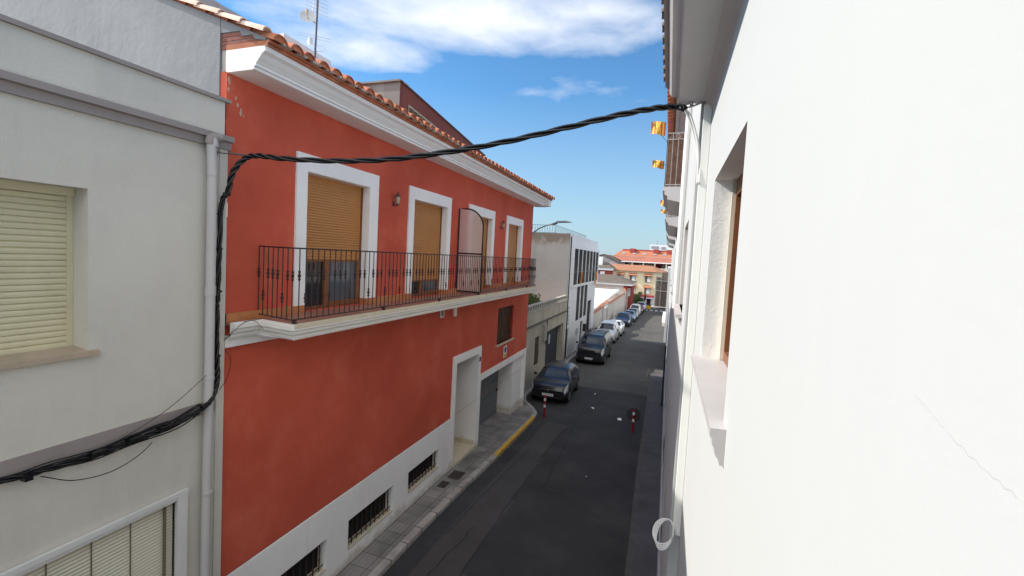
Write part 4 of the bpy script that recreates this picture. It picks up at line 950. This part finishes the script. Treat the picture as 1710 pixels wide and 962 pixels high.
XD = .22
D = thing('terrace_house', (3, 20, 0), 'long white right-hand facade with small balconies and window sills beyond the trunking', 'house')
dh = [(6.75, 8.4, 5.72, 7.05, .16), (12.2, 14.2, 5.5, 7.12, .16), (19.5, 21.2, 5.3, 7.1, .16), (27, 28.6, 5.3, 7.1, .16), (36, 38, 5.3, 7.1, .16)]
dd_ = [(9.0, 10.2, 0.05, 2.5, .12), (13.0, 15.5, -.1, 2.4, .1), (18.5, 19.6, -.3, 2.3, .12), (23, 25.5, -.4, 2.2, .1), (31, 32.4, -.7, 2.0, .12), (38, 41, -.9, 1.9, .1)]
w = MB(); w.wall_x(XD, 5.45, 46, -3, 9.95, dh+dd_, .16, sgn=-1)
w.box(XD+.2, 9, 5.46, 46, -3, 9.9); w.quad((XD, 5.45, -3), (XD+.5, 5.45, -3), (XD+.5, 5.45, 9.95), (XD, 5.45, 9.95))
w.build('wall', white_r, D)
for h in dh:
    f = MB().box(XD+.12, XD+.15, h[0], h[1], h[2], h[3]).build('window', mat('pinkish shutter', (.42, .30, .25), .6), D)
    MB().box(XD-.085, XD+.1, h[0]-.1, h[1]+.1, h[2]-.05, h[2]).prism([(XD-.05, h[2]-.05), (XD-.03, h[2]-.13), (XD, h[2]-.17), (XD, h[2]-.05)], 1, h[0]-.06, h[1]+.06).build('sill', marble, f)
for i, h in enumerate(dd_):
    MB().box(XD+.07, XD+.095, h[0], h[1], h[2]-1, h[3]).build('door', [wood, garage_m][i % 2], D)
MB().box(XD-.03, XD, 5.45, 46, -2.5, .75).build('plinth', mat('lilac grey plinth', (.40, .39, .42), .9, .06, 1), D)
MB().box(XD-.30, XD+.3, 9.2, 46, 9.95, 10.03).build('eave', moulding_s, D)
MB().sweep([(0, 9.95), (0, 9.75), (.05, 9.75), (.09, 9.82), (.17, 9.86), (.22, 9.95)][::-1], [(XD, 46), (XD, 9.2)]).build('cornice', moulding_s, D)
b = MB(); y = 9.3
while y < 46: barrel(b, XD-.50, 10.04, XD+.1, 10.2, y, .085, .07); y += .23
b.build('roof_tiles', tile_m, D)
MB().add([(XD-.45, 9.2, 10.03), (XD-.45, 46, 10.03), (9, 46, 12), (9, 9.2, 12)], [(0, 1, 2, 3)]).build('roof', tile_m, D)
def dbalc(ya, yb, blind):
    b = MB(); b.prism([(XD, 7.95), (-.22, 7.95), (-.22, 7.88), (-.18, 7.86), (-.18, 7.80), (-.12, 7.76), (-.12, 7.70), (XD, 7.62)], 1, ya, yb)
    o = b.build('balcony', moulding_s, D)
    r = MB(); X = -.19
    for z in (9.0, 8.88, 7.99): r.tube([(XD, ya+.02, z), (X, ya+.02, z), (X, yb-.02, z), (XD, yb-.02, z)], .009, 5)
    for i in range(4): x = X+i*(XD-X)/4; r.tube([(x, ya+.02, 7.95), (x, ya+.02, 9.0)], .006, 4)
    for i in range(int((yb-ya)/.13)): y = ya+.02+i*.13; r.tube([(X, y, 7.95), (X, y, 9.0)], .006, 4)
    x = X+.2; r.tube([(x-.05, ya+.018, 8.94), (x, ya+.018, 8.99), (x+.05, ya+.018, 8.94), (x, ya+.018, 8.885), (x-.05, ya+.018, 8.94)], .005, 4)
    r.build('railing', mat('grey painted rail', (.42, .41, .42), .5), o)
    if blind:
        MB().box(X+.015, X+.035, ya+.05, yb-.03, 7.97, 8.98).box(X+.03, XD-.005, ya+.05, ya+.07, 7.97, 8.98).build('reed_screen', brown_blind, o)
    else:
        MB().box(XD-.01, XD+.0, ya+.4, yb-.4, 7.97, 9.6).build('balcony_window', glass_b, o)
    return o
dbalc(9.5, 12.2, True); dbalc(15.5, 21.0, False); dbalc(23.5, 28, False); dbalc(31, 35, False)
MB().tube([(XD-.06, 8.9, 10.0), (XD-.06, 8.9, 5.6)], .05, 10).build('downpipe', white_pl, D, smooth='auto')
def pole(loc, d, name='flagpole'): return None
FG = 'striped flags on the right-hand balconies'
def pflag(root, tip, w_, h_, label):
    t = thing('flag', root, label, 'flag', FG)
    MB().tube([root, tip], .008, 5).build('pole', metal_g, t)
    b = MB(); NX, NZ = 18, 6; c = Vector(tip)
    for i in range(NX):
        for j in range(NZ):
            def P(i, j):
                u, v = i/NX, j/NZ; return (c.x+w_*(u), c.y+.03*math.sin(u*7+v*2), c.z-h_*v*(.9+.1*u)+.010*math.sin(u*6)-.02*u)
            red = (i//2) % 2 == 0
            if 6 <= i < 12 and 1 <= j < 5: red = ((i*7+j*5) % 3 == 0)
            b.quad(P(i, j), P(i+1, j), P(i+1, j+1), P(i, j+1), mi=int(red))
    b.build('cloth', [fly, flr], t)
pflag((-.18, 10.6, 9.05), (-.58, 10.6, 9.57), .31, .30, 'largest striped flag, flying above the reed-screened balcony')
pflag((-.18, 11.9, 8.85), (-.56, 11.9, 9.0), .28, .20, 'striped flag at mid height beside the reed-screened balcony')
pflag((-.18, 16.3, 8.5), (-.42, 16.3, 8.60), .2, .20, 'small striped flag above the second balcony, upper of a close pair')
pflag((-.18, 16.2, 8.2), (-.38, 16.2, 8.28), .18, .14, 'lower of the close pair of small flags, beside the second balcony')

E_ = thing('far_white_house', (3, 60, -1), 'far end of right-hand row, plain white facade before the scaffold', 'house')
MB().box(.0, 9, 46, 88, -3, 6.0).build('wall', white_r, E_)
MB().box(-.12, 9, 46, 88.2, 6.0, 6.15).build('parapet_cap', moulding_s, E_)
LW = thing('low_boundary_wall', (-.2, 68, gz(68)), 'low pale wall at foot of the far right-hand houses', 'wall')
MB().box(-.33, -.01, 62, 76, -3, gz(70)+.75).build('wall', gwm, LW); MB().box(-.36, 0, 62, 76.03, gz(70)+.75, gz(70)+.82).build('coping', white_trim, LW)
# conduit pipe along right facade foot
tag(MB().tube([(.12, 22, gz(22)+.12), (.12, 22, gz(22)+3.0)], .04, 8).build('drain_pipe', iron, loc=(.12, 22, gz(22))), 'thin dark drain pipe at the foot of the right facade', 'pipe')

# ================================================================== CABLES
def twist(path, n, rad, rc, turns, seg=6, phase=0):
    """n cables twisted round a path (list of Vectors, dense)"""
    out = []
    N = len(path)
    for k in range(n):
        pts = []
        for i, p in enumerate(path):
            d = (path[min(i+1, N-1)]-path[max(i-1, 0)]).normalized(); a = d.cross(Vector((0, 0, 1))); a = a.normalized() if a.length > .01 else Vector((1, 0, 0)); c = d.cross(a)
            th = phase+2*math.pi*(turns*i/N+k/n); pts.append(p+(a*math.cos(th)+c*math.sin(th))*rad)
        out.append((pts, rc))
    return out
def bez(P, n):
    """Catmull-Rom through P"""
    P = [Vector(p) for p in P]; Q = [P[0]*2-P[1]]+P+[P[-1]*2-P[-2]]; out = []
    for i in range(1, len(Q)-2):
        for j in range(n):
            t_ = j/n; a, b, c, d = Q[i-1:i+3]
            out.append(.5*((2*b)+(c-a)*t_+(2*a-5*b+4*c-d)*t_*t_+(3*b-a-3*c+d)*t_**3))
    out.append(P[-1]); return out
OC = thing('overhead_cable', (-2.7, 5, 7.6), 'thick twisted black cable crossing the street from wall to wall', 'cable')
span = bez([(-5.46, 4.32, 7.0), (-5.42, 4.36, 7.30), (-5.36, 4.48, 7.50), (-5.25, 4.58, 7.56), (-4.9, 4.7, 7.54), (-4.2, 4.85, 7.53), (-3.5, 5.0, 7.57), (-2.76, 5.1, 7.66), (-2.0, 5.2, 7.79), (-1.25, 5.3, 7.96), (-.6, 5.35, 8.10), (-.2, 5.37, 8.155), (.0, 5.38, 8.15), (.06, 5.38, 8.12)], 12)
for pts, rc in twist(span, 3, .0215, .0165, 9): MB().tube(pts, rc, 8).build('strand', black_pl, OC, smooth=True)
for pts, rc in twist(bez([(.0, 5.38, 8.15), (.06, 5.38, 8.10), (.12, 5.38, 8.0), (.19, 5.38, 7.8), (.235, 5.38, 7.55), (.25, 5.37, 7.3)], 8), 3, .014, .012, .5): MB().tube(pts, rc, 8).build('white_tail', white_pl, OC, smooth=True)
b = MB(); b.tube([(.25, 5.38, 8.25), (.12, 5.38, 8.19), (.0, 5.38, 8.16)], .010, 6); b.tube([(.25, 5.38, 8.20), (.12, 5.38, 8.15), (.05, 5.38, 8.14)], .010, 6); b.box(.245, .26, 5.34, 5.42, 8.16, 8.28); b.tube([(.10, 5.36, 8.20), (.12, 5.40, 8.17)], .018, 8)
b.build('wall_bracket', metal_g, OC)
b = MB(); b.tube([(-5.6, 4.22, 7.53), (-5.55, 4.22, 7.53)], .035, 8); b.tube([(-5.56, 4.22, 7.53), (-5.4, 4.45, 7.545)], .008, 6); b.tube([(-5.47, 4.34, 7.545), (-5.36, 4.5, 7.55)], .014, 6); b.build('anchor', mat('rusty steel', (.13, .10, .09), .7), OC)
# hanging bundle down the corner and along the grey wall
HB = thing('cable_bundle', (-5.5, 3.5, 4.2), 'tangled black cable bundle running down the corner and along the grey wall', 'cable')
main = bez([(-5.46, 4.30, 7.02), (-5.50, 4.27, 6.85), (-5.50, 4.25, 6.2), (-5.505, 4.24, 5.5), (-5.50, 4.24, 4.95), (-5.47, 4.23, 4.62), (-5.46, 4.18, 4.42), (-5.46, 4.08, 4.30), (-5.47, 3.9, 4.22), (-5.50, 3.6, 4.15), (-5.52, 3.3, 4.12), (-5.52, 2.9, 4.10), (-5.53, 2.5, 4.12), (-5.55, 2.2, 4.14), (-5.56, 1.5, 4.16), (-5.56, 0, 4.2), (-5.56, -6, 4.2)], 10)
for pts, rc in twist(main, 3, .018, .017, 11): MB().tube(pts, rc, 6).build('cable', black_pl, HB, smooth=True)
rnd = random.Random(11)
low = main[38:]
for k in range(13):
    s0 = rnd.randint(0, 18); s1 = rnd.randint(70, 100); sg = low[s0:s1]
    ox, oz = rnd.uniform(-.01, .07), rnd.uniform(-.05, .07); ph = rnd.uniform(0, 6)
    pts = []
    for i, p in enumerate(sg):
        t_ = i/len(sg); e = math.sin(math.pi*t_)**.6
        hz = oz*(1.3 if p.y < 4.0 else .5); 
        pts.append(p+Vector((ox*.5*e+.006*math.sin(i*.5+ph), (oz*.5*e if p.z > 4.5 else 0)+.0, hz*e+.012*math.sin(i*.27+ph)*e)))
    MB().tube(pts, rnd.uniform(.004, .009), 5).build('thin_cable', black_pl, HB, smooth=True)
for (y, z) in ((3.62, 4.17), (3.30, 4.15), (2.96, 4.13)): MB().box(-5.54, -5.45, y-.09, y+.05, z-.035, z+.03).build('junction_box', black_pl, HB, bevel=.01)
for z in (6.75, 6.3, 5.75, 4.9):
    b = MB(); b.tube([(-5.6, 4.2, z), (-5.46, 4.27, z)], .006, 5); b.tube([(-5.5, 4.25, z-.015), (-5.5, 4.25, z+.015)], .034, 8); b.build('clip', black_pl, HB)
MB().box(-5.58, -5.5, 2.38, 2.44, 4.07, 4.15).build('clip', black_pl, HB)
MB().tube([(-5.455, 4.31, 6.9), (-5.455, 4.31, 6.72)], .011, 6).build('cable_tag', mat('cream tag', (.6, .5, .36), .6), HB)
for pth, r_ in (([(-5.5, 4.22, 4.78), (-5.48, 4.0, 4.62), (-5.5, 3.6, 4.36), (-5.52, 3.1, 4.17), (-5.53, 2.6, 4.1)], .004), ([(-5.47, 3.45, 4.05), (-5.47, 3.3, 3.95), (-5.48, 3.05, 3.88), (-5.5, 2.75, 3.92), (-5.52, 2.5, 4.07)], .005),
                ([(-5.44, 4.3, 4.98), (-5.40, 4.36, 4.85), (-5.42, 4.33, 4.6), (-5.46, 4.25, 4.45)], .004), ([(-5.5, 4.2, 4.98), (-5.52, 4.16, 4.8), (-5.5, 4.18, 4.6)], .004), ([(-5.45, 4.3, 5.1), (-5.42, 4.4, 5.2), (-5.38, 4.55, 5.32), (-5.36, 4.8, 5.34)], .004), ([(-5.36, 4.5, 5.33), (-5.3, 4.62, 5.34), (-5.25, 4.72, 5.22)], .004)):
    MB().tube(bez(pth, 8), r_, 5).build('thin_cable', black_pl, HB, smooth=True)
# coil of white cable under the trunking
CO = thing('cable_coil', (.2, 5.35, 3.3), 'loose coil of white cable hanging below the ivory trunking', 'cable')
for k in range(4):
    a0, c0_ = .075+.008*k, .155-.012*k; cx, cz = .165-.006*k, 3.30+.005*k
    pts = [(cx+a0*math.cos(t_)+.05*math.sin(t_), 5.36+.012*k-.09*math.cos(t_+.6), cz+c0_*math.sin(t_)) for t_ in [2*math.pi*i/28 for i in range(29)]]
    MB().tube(pts, .0095, 6).build('loop', white_pl, CO, smooth=True)

# ================================================================== STREET THINGS
def bollard(x, y, label):
    z = gz(y); t = thing('bollard', (x, y, z), label, 'bollard', 'red and white bollards')
    h = .93
    MB().tube([(x, y, z), (x, y, z+h*.98), (x, y, z+h)], [.045, .045, .03], 12).build('post', signal_r, t)
    for q in (.42, .70): MB().tube([(x, y, z+q), (x, y, z+q+.12)], .0465, 12, caps=False).build('white_band', mat('white reflective band', (.75, .75, .74), .5), t)
    return t
bollard(-4.5, 18.0, 'red and white bollard in front of the black hatchback')
b2 = bollard(-.9, 18.0, 'red and white bollard backed by a dark disc, beside right kerb')
y, x, z = 18.06, -.9, gz(18)+.68
d = MB(); 
vs = [(x+.27*math.cos(2*math.pi*i/28), y, z+.27*math.sin(2*math.pi*i/28)) for i in range(28)]; vs2 = [(a, b_+.02, c) for a, b_, c in vs]
d.add(vs+vs2, [tuple(range(28))[::-1], tuple(range(28, 56))]+[(i, (i+1) % 28, 28+(i+1) % 28, 28+i) for i in range(28)])
d.build('disc', mat('dark sign back', (.05, .045, .055), .6), b2)
def litter(x, y, s, seed, label):
    rnd = random.Random(seed); b = MB(); z = gz(y)
    P = [(x+s*math.cos(a)*rnd.uniform(.6, 1), y+s*1.5*math.sin(a)*rnd.uniform(.6, 1), z+.012+rnd.uniform(0, .05)) for a in [2*math.pi*i/7 for i in range(7)]]
    c = (x, y, z+.03); b.add([c]+P, [(0, i+1, (i+1) % 7+1) for i in range(7)]); tag(b.build('paper_litter', paper, loc=(x, y, z)), label, 'litter', 'scraps of paper on the road')
litter(-2.83, 20.3, .10, 1, 'crumpled white paper on the road near the black hatchback'); litter(-1.55, 19.3, .12, 2, 'flat white paper on the road left of the right bollard'); litter(-1.9, 13.2, .035, 3, 'tiny white scrap on the road, nearest the camera'); litter(-3.1, 22.8, .05, 5, 'small pale scrap beside the black hatchback rear wheel')
def cover(x0, x1, y0, y1, label):
    z = gz((y0+y1)/2)+.12; b = MB().box(x0, x1, y0, y1, z-.02, z+.006)
    for i in range(4): b.box(x0+.03, x1-.03, y0+(y1-y0)*(i+.3)/4, y0+(y1-y0)*(i+.55)/4, z+.006, z+.009)
    tag(b.build('utility_cover', mat('dark cast iron', (.045, .035, .03), .7), loc=(x0, y0, z)), label, 'utility cover', 'metal covers in the left pavement')
cover(-5.48, -5.12, 11.05, 11.6, 'larger dark rectangular cover in the left pavement, farther one'); cover(-5.5, -5.26, 10.55, 10.9, 'smaller dark cover in the left pavement, nearer one')

# ================================================================== CARS
def cr1(ks, x):
    """piecewise smooth interpolation of (x, v) keys"""
    if x <= ks[0][0]: return ks[0][1]
    for i in range(len(ks)-1):
        a, b_ = ks[i], ks[i+1]
        if a[0] <= x <= b_[0]:
            t_ = (x-a[0])/(b_[0]-a[0]); pm, pn_ = ks[max(i-1, 0)], ks[min(i+2, len(ks)-1)]
            m0 = (b_[1]-pm[1])/(b_[0]-pm[0]) if b_[0] != pm[0] else 0; m1 = (pn_[1]-a[1])/(pn_[0]-a[0]) if pn_[0] != a[0] else 0
            h = b_[0]-a[0]; t2, t3 = t_*t_, t_**3
            v = (2*t3-3*t2+1)*a[1]+(t3-2*t2+t_)*h*m0+(-2*t3+3*t2)*b_[1]+(t3-t2)*h*m1
            return min(max(v, min(a[1], b_[1])-.01), max(a[1], b_[1])+.01)
    return ks[-1][1]
def car(name, label, cat, loc, rz, kind, colr, plate='', rack=False):
    Lc, Wc, Hc = dict(hatch=(4.0, 1.74, 1.48), van=(5.1, 1.92, 1.92), mini=(4.2, 1.80, 1.80), suv=(4.4, 1.80, 1.62))[kind]
    body_m = mat('car paint '+'%.2f_%.2f_%.2f' % colr, colr, .28, .03, 3, spec=.5); body_m.node_tree.nodes['Principled BSDF'].inputs['Coat Weight'].default_value = .35
    t = thing(name, (0, 0, 0), label, cat, 'vehicles parked along the left kerb')
    L_ = Lc; w_ = Wc/2
    # station keys along length x (0 = front), belt (shoulder) height and roof/top height
    K = dict(
        hatch=dict(top=[(0, .66), (.05, .80), (.30, .93), (.95, 1.03), (1.62, 1.40), (2.1, 1.47), (2.9, 1.46), (3.5, 1.36), (3.85, .98), (4.0, .80)], belt=[(0, .62), (.25, .86), (.95, .96), (2.5, .98), (3.7, 1.02), (4.0, .78)], ws=(1.0, 1.66), side=(1.35, 3.35), hood=.95),
        van=dict(top=[(0, .90), (.05, 1.10), (.25, 1.20), (.72, 1.26), (1.5, 1.82), (2.0, 1.90), (4.7, 1.90), (5.0, 1.75), (5.1, 1.1)], belt=[(0, .84), (.2, 1.12), (.7, 1.19), (2.5, 1.22), (4.9, 1.22), (5.1, 1.0)], ws=(.78, 1.50), side=(1.15, 2.35), hood=.72),
        mini=dict(top=[(0, .70), (.06, .88), (.35, 1.02), (.85, 1.14), (1.5, 1.68), (2.0, 1.78), (3.8, 1.78), (4.1, 1.6), (4.2, 1.0)], belt=[(0, .66), (.3, .96), (.85, 1.06), (2.5, 1.10), (4.0, 1.10), (4.2, .9)], ws=(.90, 1.52), side=(1.2, 2.4), hood=.85),
        suv=dict(top=[(0, .70), (.06, .86), (.35, .98), (1.05, 1.08), (1.75, 1.53), (2.3, 1.62), (3.4, 1.60), (4.0, 1.5), (4.3, 1.05), (4.4, .85)], belt=[(0, .66), (.3, .92), (1.05, 1.03), (2.5, 1.06), (4.2, 1.08), (4.4, .82)], ws=(1.12, 1.78), side=(1.5, 3.9), hood=1.05))[kind]
    def half_w(x):
        f = 1-.13*max(0, 1-x/.5)**2-.10*max(0, 1-(L_-x)/.5)**2
        return w_*f
    def sect(x, v):
        """v 0..1: bottom centre -> side -> roof centre"""
        tz, bz, hw = cr1(K['top'], x), cr1(K['belt'], x), half_w(x); bz = min(bz, tz-.02)
        zb = .20+.10*max(0, 1-x/.3)+.08*max(0, 1-(L_-x)/.3)
        cab = max(0., min(1., (tz-bz)/.35)); inset = (.20 if kind != 'van' else .12)*cab+.05
        P_ = [(0, zb), (hw*.82, zb), (hw*.97, zb+.12), (hw, (zb+bz)/2), (hw*.975, bz), (hw-inset*.62, bz+(tz-bz)*.62), (hw-inset-.06, tz-.035*min(1, cab+.4)), (hw*.45, tz-.004), (0, tz)]
        s_ = v*(len(P_)-1); i = min(int(s_), len(P_)-2); f = s_-i
        if True:
            a, b_ = P_[i], P_[i+1]; return (a[0]+(b_[0]-a[0])*f, a[1]+(b_[1]-a[1])*f)
    xs = [0, .03, .08, .16, .28, .42, .6]+[.6+i*(L_-.9)/18 for i in range(1, 19)]+[L_-.2, L_-.12, L_-.05, L_]
    xs = sorted(set([round(v, 3) for v in xs]+[K['ws'][0], K['ws'][1]])); NV = 17
    def fpull(x, z):   # rounds the nose in plan
        return x
    def pt(x, v, s_=1, off=0):
        yy_, zz = sect(x, v); nose = .10*(yy_/w_)**2*max(0, 1-x/.6); return Vector((s_*(yy_+off), x+nose, zz))
    vs = []; 
    for x in xs:
        for k in range(NV): vs.append(pt(x, k/(NV-1), 1))
        for k in range(NV): vs.append(pt(x, k/(NV-1), -1))
    fs = []; M = 2*NV
    for i in range(len(xs)-1):
        for k in range(NV-1):
            a = i*M+k; fs.append((a, a+1, a+1+M, a+M)); a += NV; fs.append((a, a+M, a+1+M, a+1))
    for i in (0, len(xs)-1):
        for k in range(NV-1): a = i*M+k; fs.append((a, a+NV, a+NV+1, a+1) if i else (a, a+1, a+NV+1, a+NV))
    b = MB(); b.add(vs, fs); bo = b.build('body', body_m, t, smooth='auto')
    def patch(nm, x0, x1, v0, v1, sides, mm, off=.006, nx=8, nv=6, par=None, skew=0, closed_top=False):
        b = MB()
        for s_ in sides:
            g_ = []
            for i in range(nx+1):
                for k in range(nv+1):
                    v = v0+(v1-v0)*k/nv; x = x0+(x1-x0)*i/nx+skew*(k/nv)*(1-2*i/nx)
                    e = .01; p = pt(x, v, s_); dx = pt(x+e, v, s_)-p; dv = pt(x, min(1, v+e), s_)-pt(x, v-e, s_); n_ = dx.cross(dv)
                    n_ = n_.normalized() if n_.length > 1e-9 else Vector((0, 0, 1))
                    c_ = Vector((0, L_/2, .7)); 
                    if n_.dot(p-c_) < 0: n_ = -n_
                    g_.append(p+n_*off)
            b.add(g_, [(i*(nv+1)+k, i*(nv+1)+k+1, (i+1)*(nv+1)+k+1, (i+1)*(nv+1)+k) for i in range(nx) for k in range(nv)])
        return b.build(nm, mm, par or t, smooth=True)
    wsx = K['ws']
    patch('windscreen', wsx[0]+.03, wsx[1]-.04, .76, 1.0, (1, -1), glassy('windscreen glass', (.012, .018, .03), .03, .8), .008, 8, 8)
    s0, s1 = K['side']
    patch('side_window', s0+.12, (s0+s1)/2-.03, .535, .73, (1,), glass_b, .006, skew=.2, nx=8); patch('side_window', s0+.12, (s0+s1)/2-.03, .535, .73, (-1,), glass_b, .006, skew=.2)
    if kind in ('hatch', 'suv'):
        patch('rear_side_window', (s0+s1)/2+.03, s1-.05, .535, .73, (1,), glass_b, .006, skew=.12)
    # headlights, grille, bumper, plate
    hl = mat('headlight lens', (.58, .60, .63), .2, .1, 5, spec=.8)
    zt = cr1(K['top'], .1)
    for s_ in (1, -1):
        patch('headlight', .015, .40, .405, .585, (s_,), hl, .010, 8, 4, skew=-.05)
    b = MB(); b.box(-w_*.42, w_*.42, -.014, .05, zt-.22, zt-.15); b.build('grille', mat('black grille', (.01, .01, .01), .5), t)
    MB().box(-w_*.40, w_*.40, -.020, .02, zt-.165, zt-.15).build('chrome_strip', mat('chrome', (.6, .6, .6), .15, .02, 3, metal=1), t)
    MB().tube([(0, -.03, zt-.16), (0, -.02, zt-.16)], .045, 12).build('badge', mat('chrome', (.6, .6, .6)), t)
    MB().prism([(-w_*.78, .36), (w_*.78, .36), (w_*.84, .50), (-w_*.84, .50)], 1, -.012, .15).build('lower_intake', mat('black grille', (.01, .01, .01)), t)
    MB().box(-.26, .26, -.03, -.014, .40, .51).build('number_plate', mat('plate white', (.75, .75, .76), .5), t)
    if plate:
        cu = bpy.data.curves.new('plate_text', 'FONT'); cu.body = plate; cu.size = .115; cu.align_x = 'CENTER'; cu.align_y = 'CENTER'; cu.extrude = .001
        to = bpy.data.objects.new('plate_text', cu); COL.objects.link(to)
        dg = bpy.context.evaluated_depsgraph_get(); me = bpy.data.meshes.new_from_object(to.evaluated_get(dg)); bpy.data.objects.remove(to)
        mo = bpy.data.objects.new('plate_characters', me); COL.objects.link(mo); mo.parent = t; me.materials.clear(); me.materials.append(black_pl)
        mo.rotation_euler = (R(90), 0, 0); mo.location = (0, -.032, .455)
    rw = .33 if kind != 'van' else .34; yf, yr = .80, L_-.72
    if kind == 'van': yf = .95; yr = L_-.98
    for s_ in (1, -1):
        for yw in (yf, yr):
            xo = s_*(half_w(yw)+.0)
            ar = MB().tube([(xo-s_*.10, yw, rw+.02), (xo+s_*.004, yw, rw+.02)], rw+.055, 24); ar.build('wheel_arch', mat('black arch plastic', (.012, .012, .012), .7), t)
            tw = MB().tube([(xo-s_*.17, yw, rw), (xo-s_*.005, yw, rw), (xo+s_*.012, yw, rw)], [rw, rw, rw-.03], 24).build('wheel', mat('tyre rubber', (.018, .018, .018), .85), t)
            rm = MB().tube([(xo-s_*.02, yw, rw), (xo+s_*.016, yw, rw)], rw*.66, 20)
            for q in range(5):
                a = 2*math.pi*q/5; rm.box(xo+s_*.014, xo+s_*.024, yw+.0, yw+.001, rw, rw+.001)
            rm.build('rim', mat('alloy rim', (.35, .35, .36), .3, .05, 3, metal=.7), tw)
        xm = s_*(half_w(s0)+.10)
        mr = MB(); mr.tube([(xm-s_*.10, s0+.0, cr1(K['belt'], s0)+.08), (xm, s0-.02, cr1(K['belt'], s0)+.09), (xm+s_*.07, s0-.02, cr1(K['belt'], s0)+.10)], [.03, .085, .06], 8); mr.build('mirror', body_m if kind == 'hatch' else black_pl, t, smooth=True)
    if rack:
        b = MB()
        for s_ in (1, -1): b.tube([(s_*.68, 1.9, 2.0), (s_*.68, 4.5, 2.0)], .02, 6)
        for yv in (1.9, 2.7, 3.5, 4.4): b.tube([(-.70, yv, 2.0), (.70, yv, 2.0)], .02, 6); b.box(-.7, -.66, yv-.03, yv+.03, 1.86, 2.0); b.box(.66, .7, yv-.03, yv+.03, 1.86, 2.0)
        b.build('roof_rack', iron, t)
    t.location = loc; t.rotation_euler = (-math.atan(.033), 0, rz); return t
def cz(y): return gz(y)
car('parked_car', 'black hatchback, nearest parked car, behind the red bollard', 'car', (-4.86, 19.85, cz(19.85)), R(1.5), 'hatch', (.012, .012, .02), '319 WKJ')
car('parked_van', 'dark grey van with roof rack parked behind the black hatchback', 'van', (-4.68, 30.1, cz(30.1)), 0, 'van', (.016, .018, .024), '2714 LMB', rack=True)
car('parked_van', 'small white van parked behind the dark grey van', 'van', (-5.05, 41.0, cz(41)), 0, 'mini', (.72, .73, .75))
car('parked_car', 'white car parked between the small white van and navy car', 'car', (-4.95, 46.5, cz(46.5)), 0, 'hatch', (.68, .70, .72))
car('parked_car', 'navy blue car parked about halfway along the garden wall', 'car', (-4.95, 56.3, cz(56.3)), 0, 'suv', (.03, .045, .09))
car('parked_car', 'pale blue car parked behind the navy car', 'car', (-4.75, 63.4, cz(63.4)), 0, 'hatch', (.18, .25, .34))
car('parked_car', 'silver car parked behind the pale blue car', 'car', (-4.7, 68.6, cz(68.6)), 0, 'hatch', (.42, .41, .40))
car('parked_van', 'white van-like car parked behind the silver car', 'van', (-4.75, 74.5, cz(74.5)), 0, 'mini', (.72, .72, .70))
car('parked_car', 'dark red car parked near the end of the row', 'car', (-4.6, 80.0, cz(80)), 0, 'hatch', (.20, .03, .035))
car('parked_car', 'pale blue-white car, farthest in the parked row', 'car', (-4.35, 84.6, cz(84.6)), 0, 'suv', (.55, .58, .66))
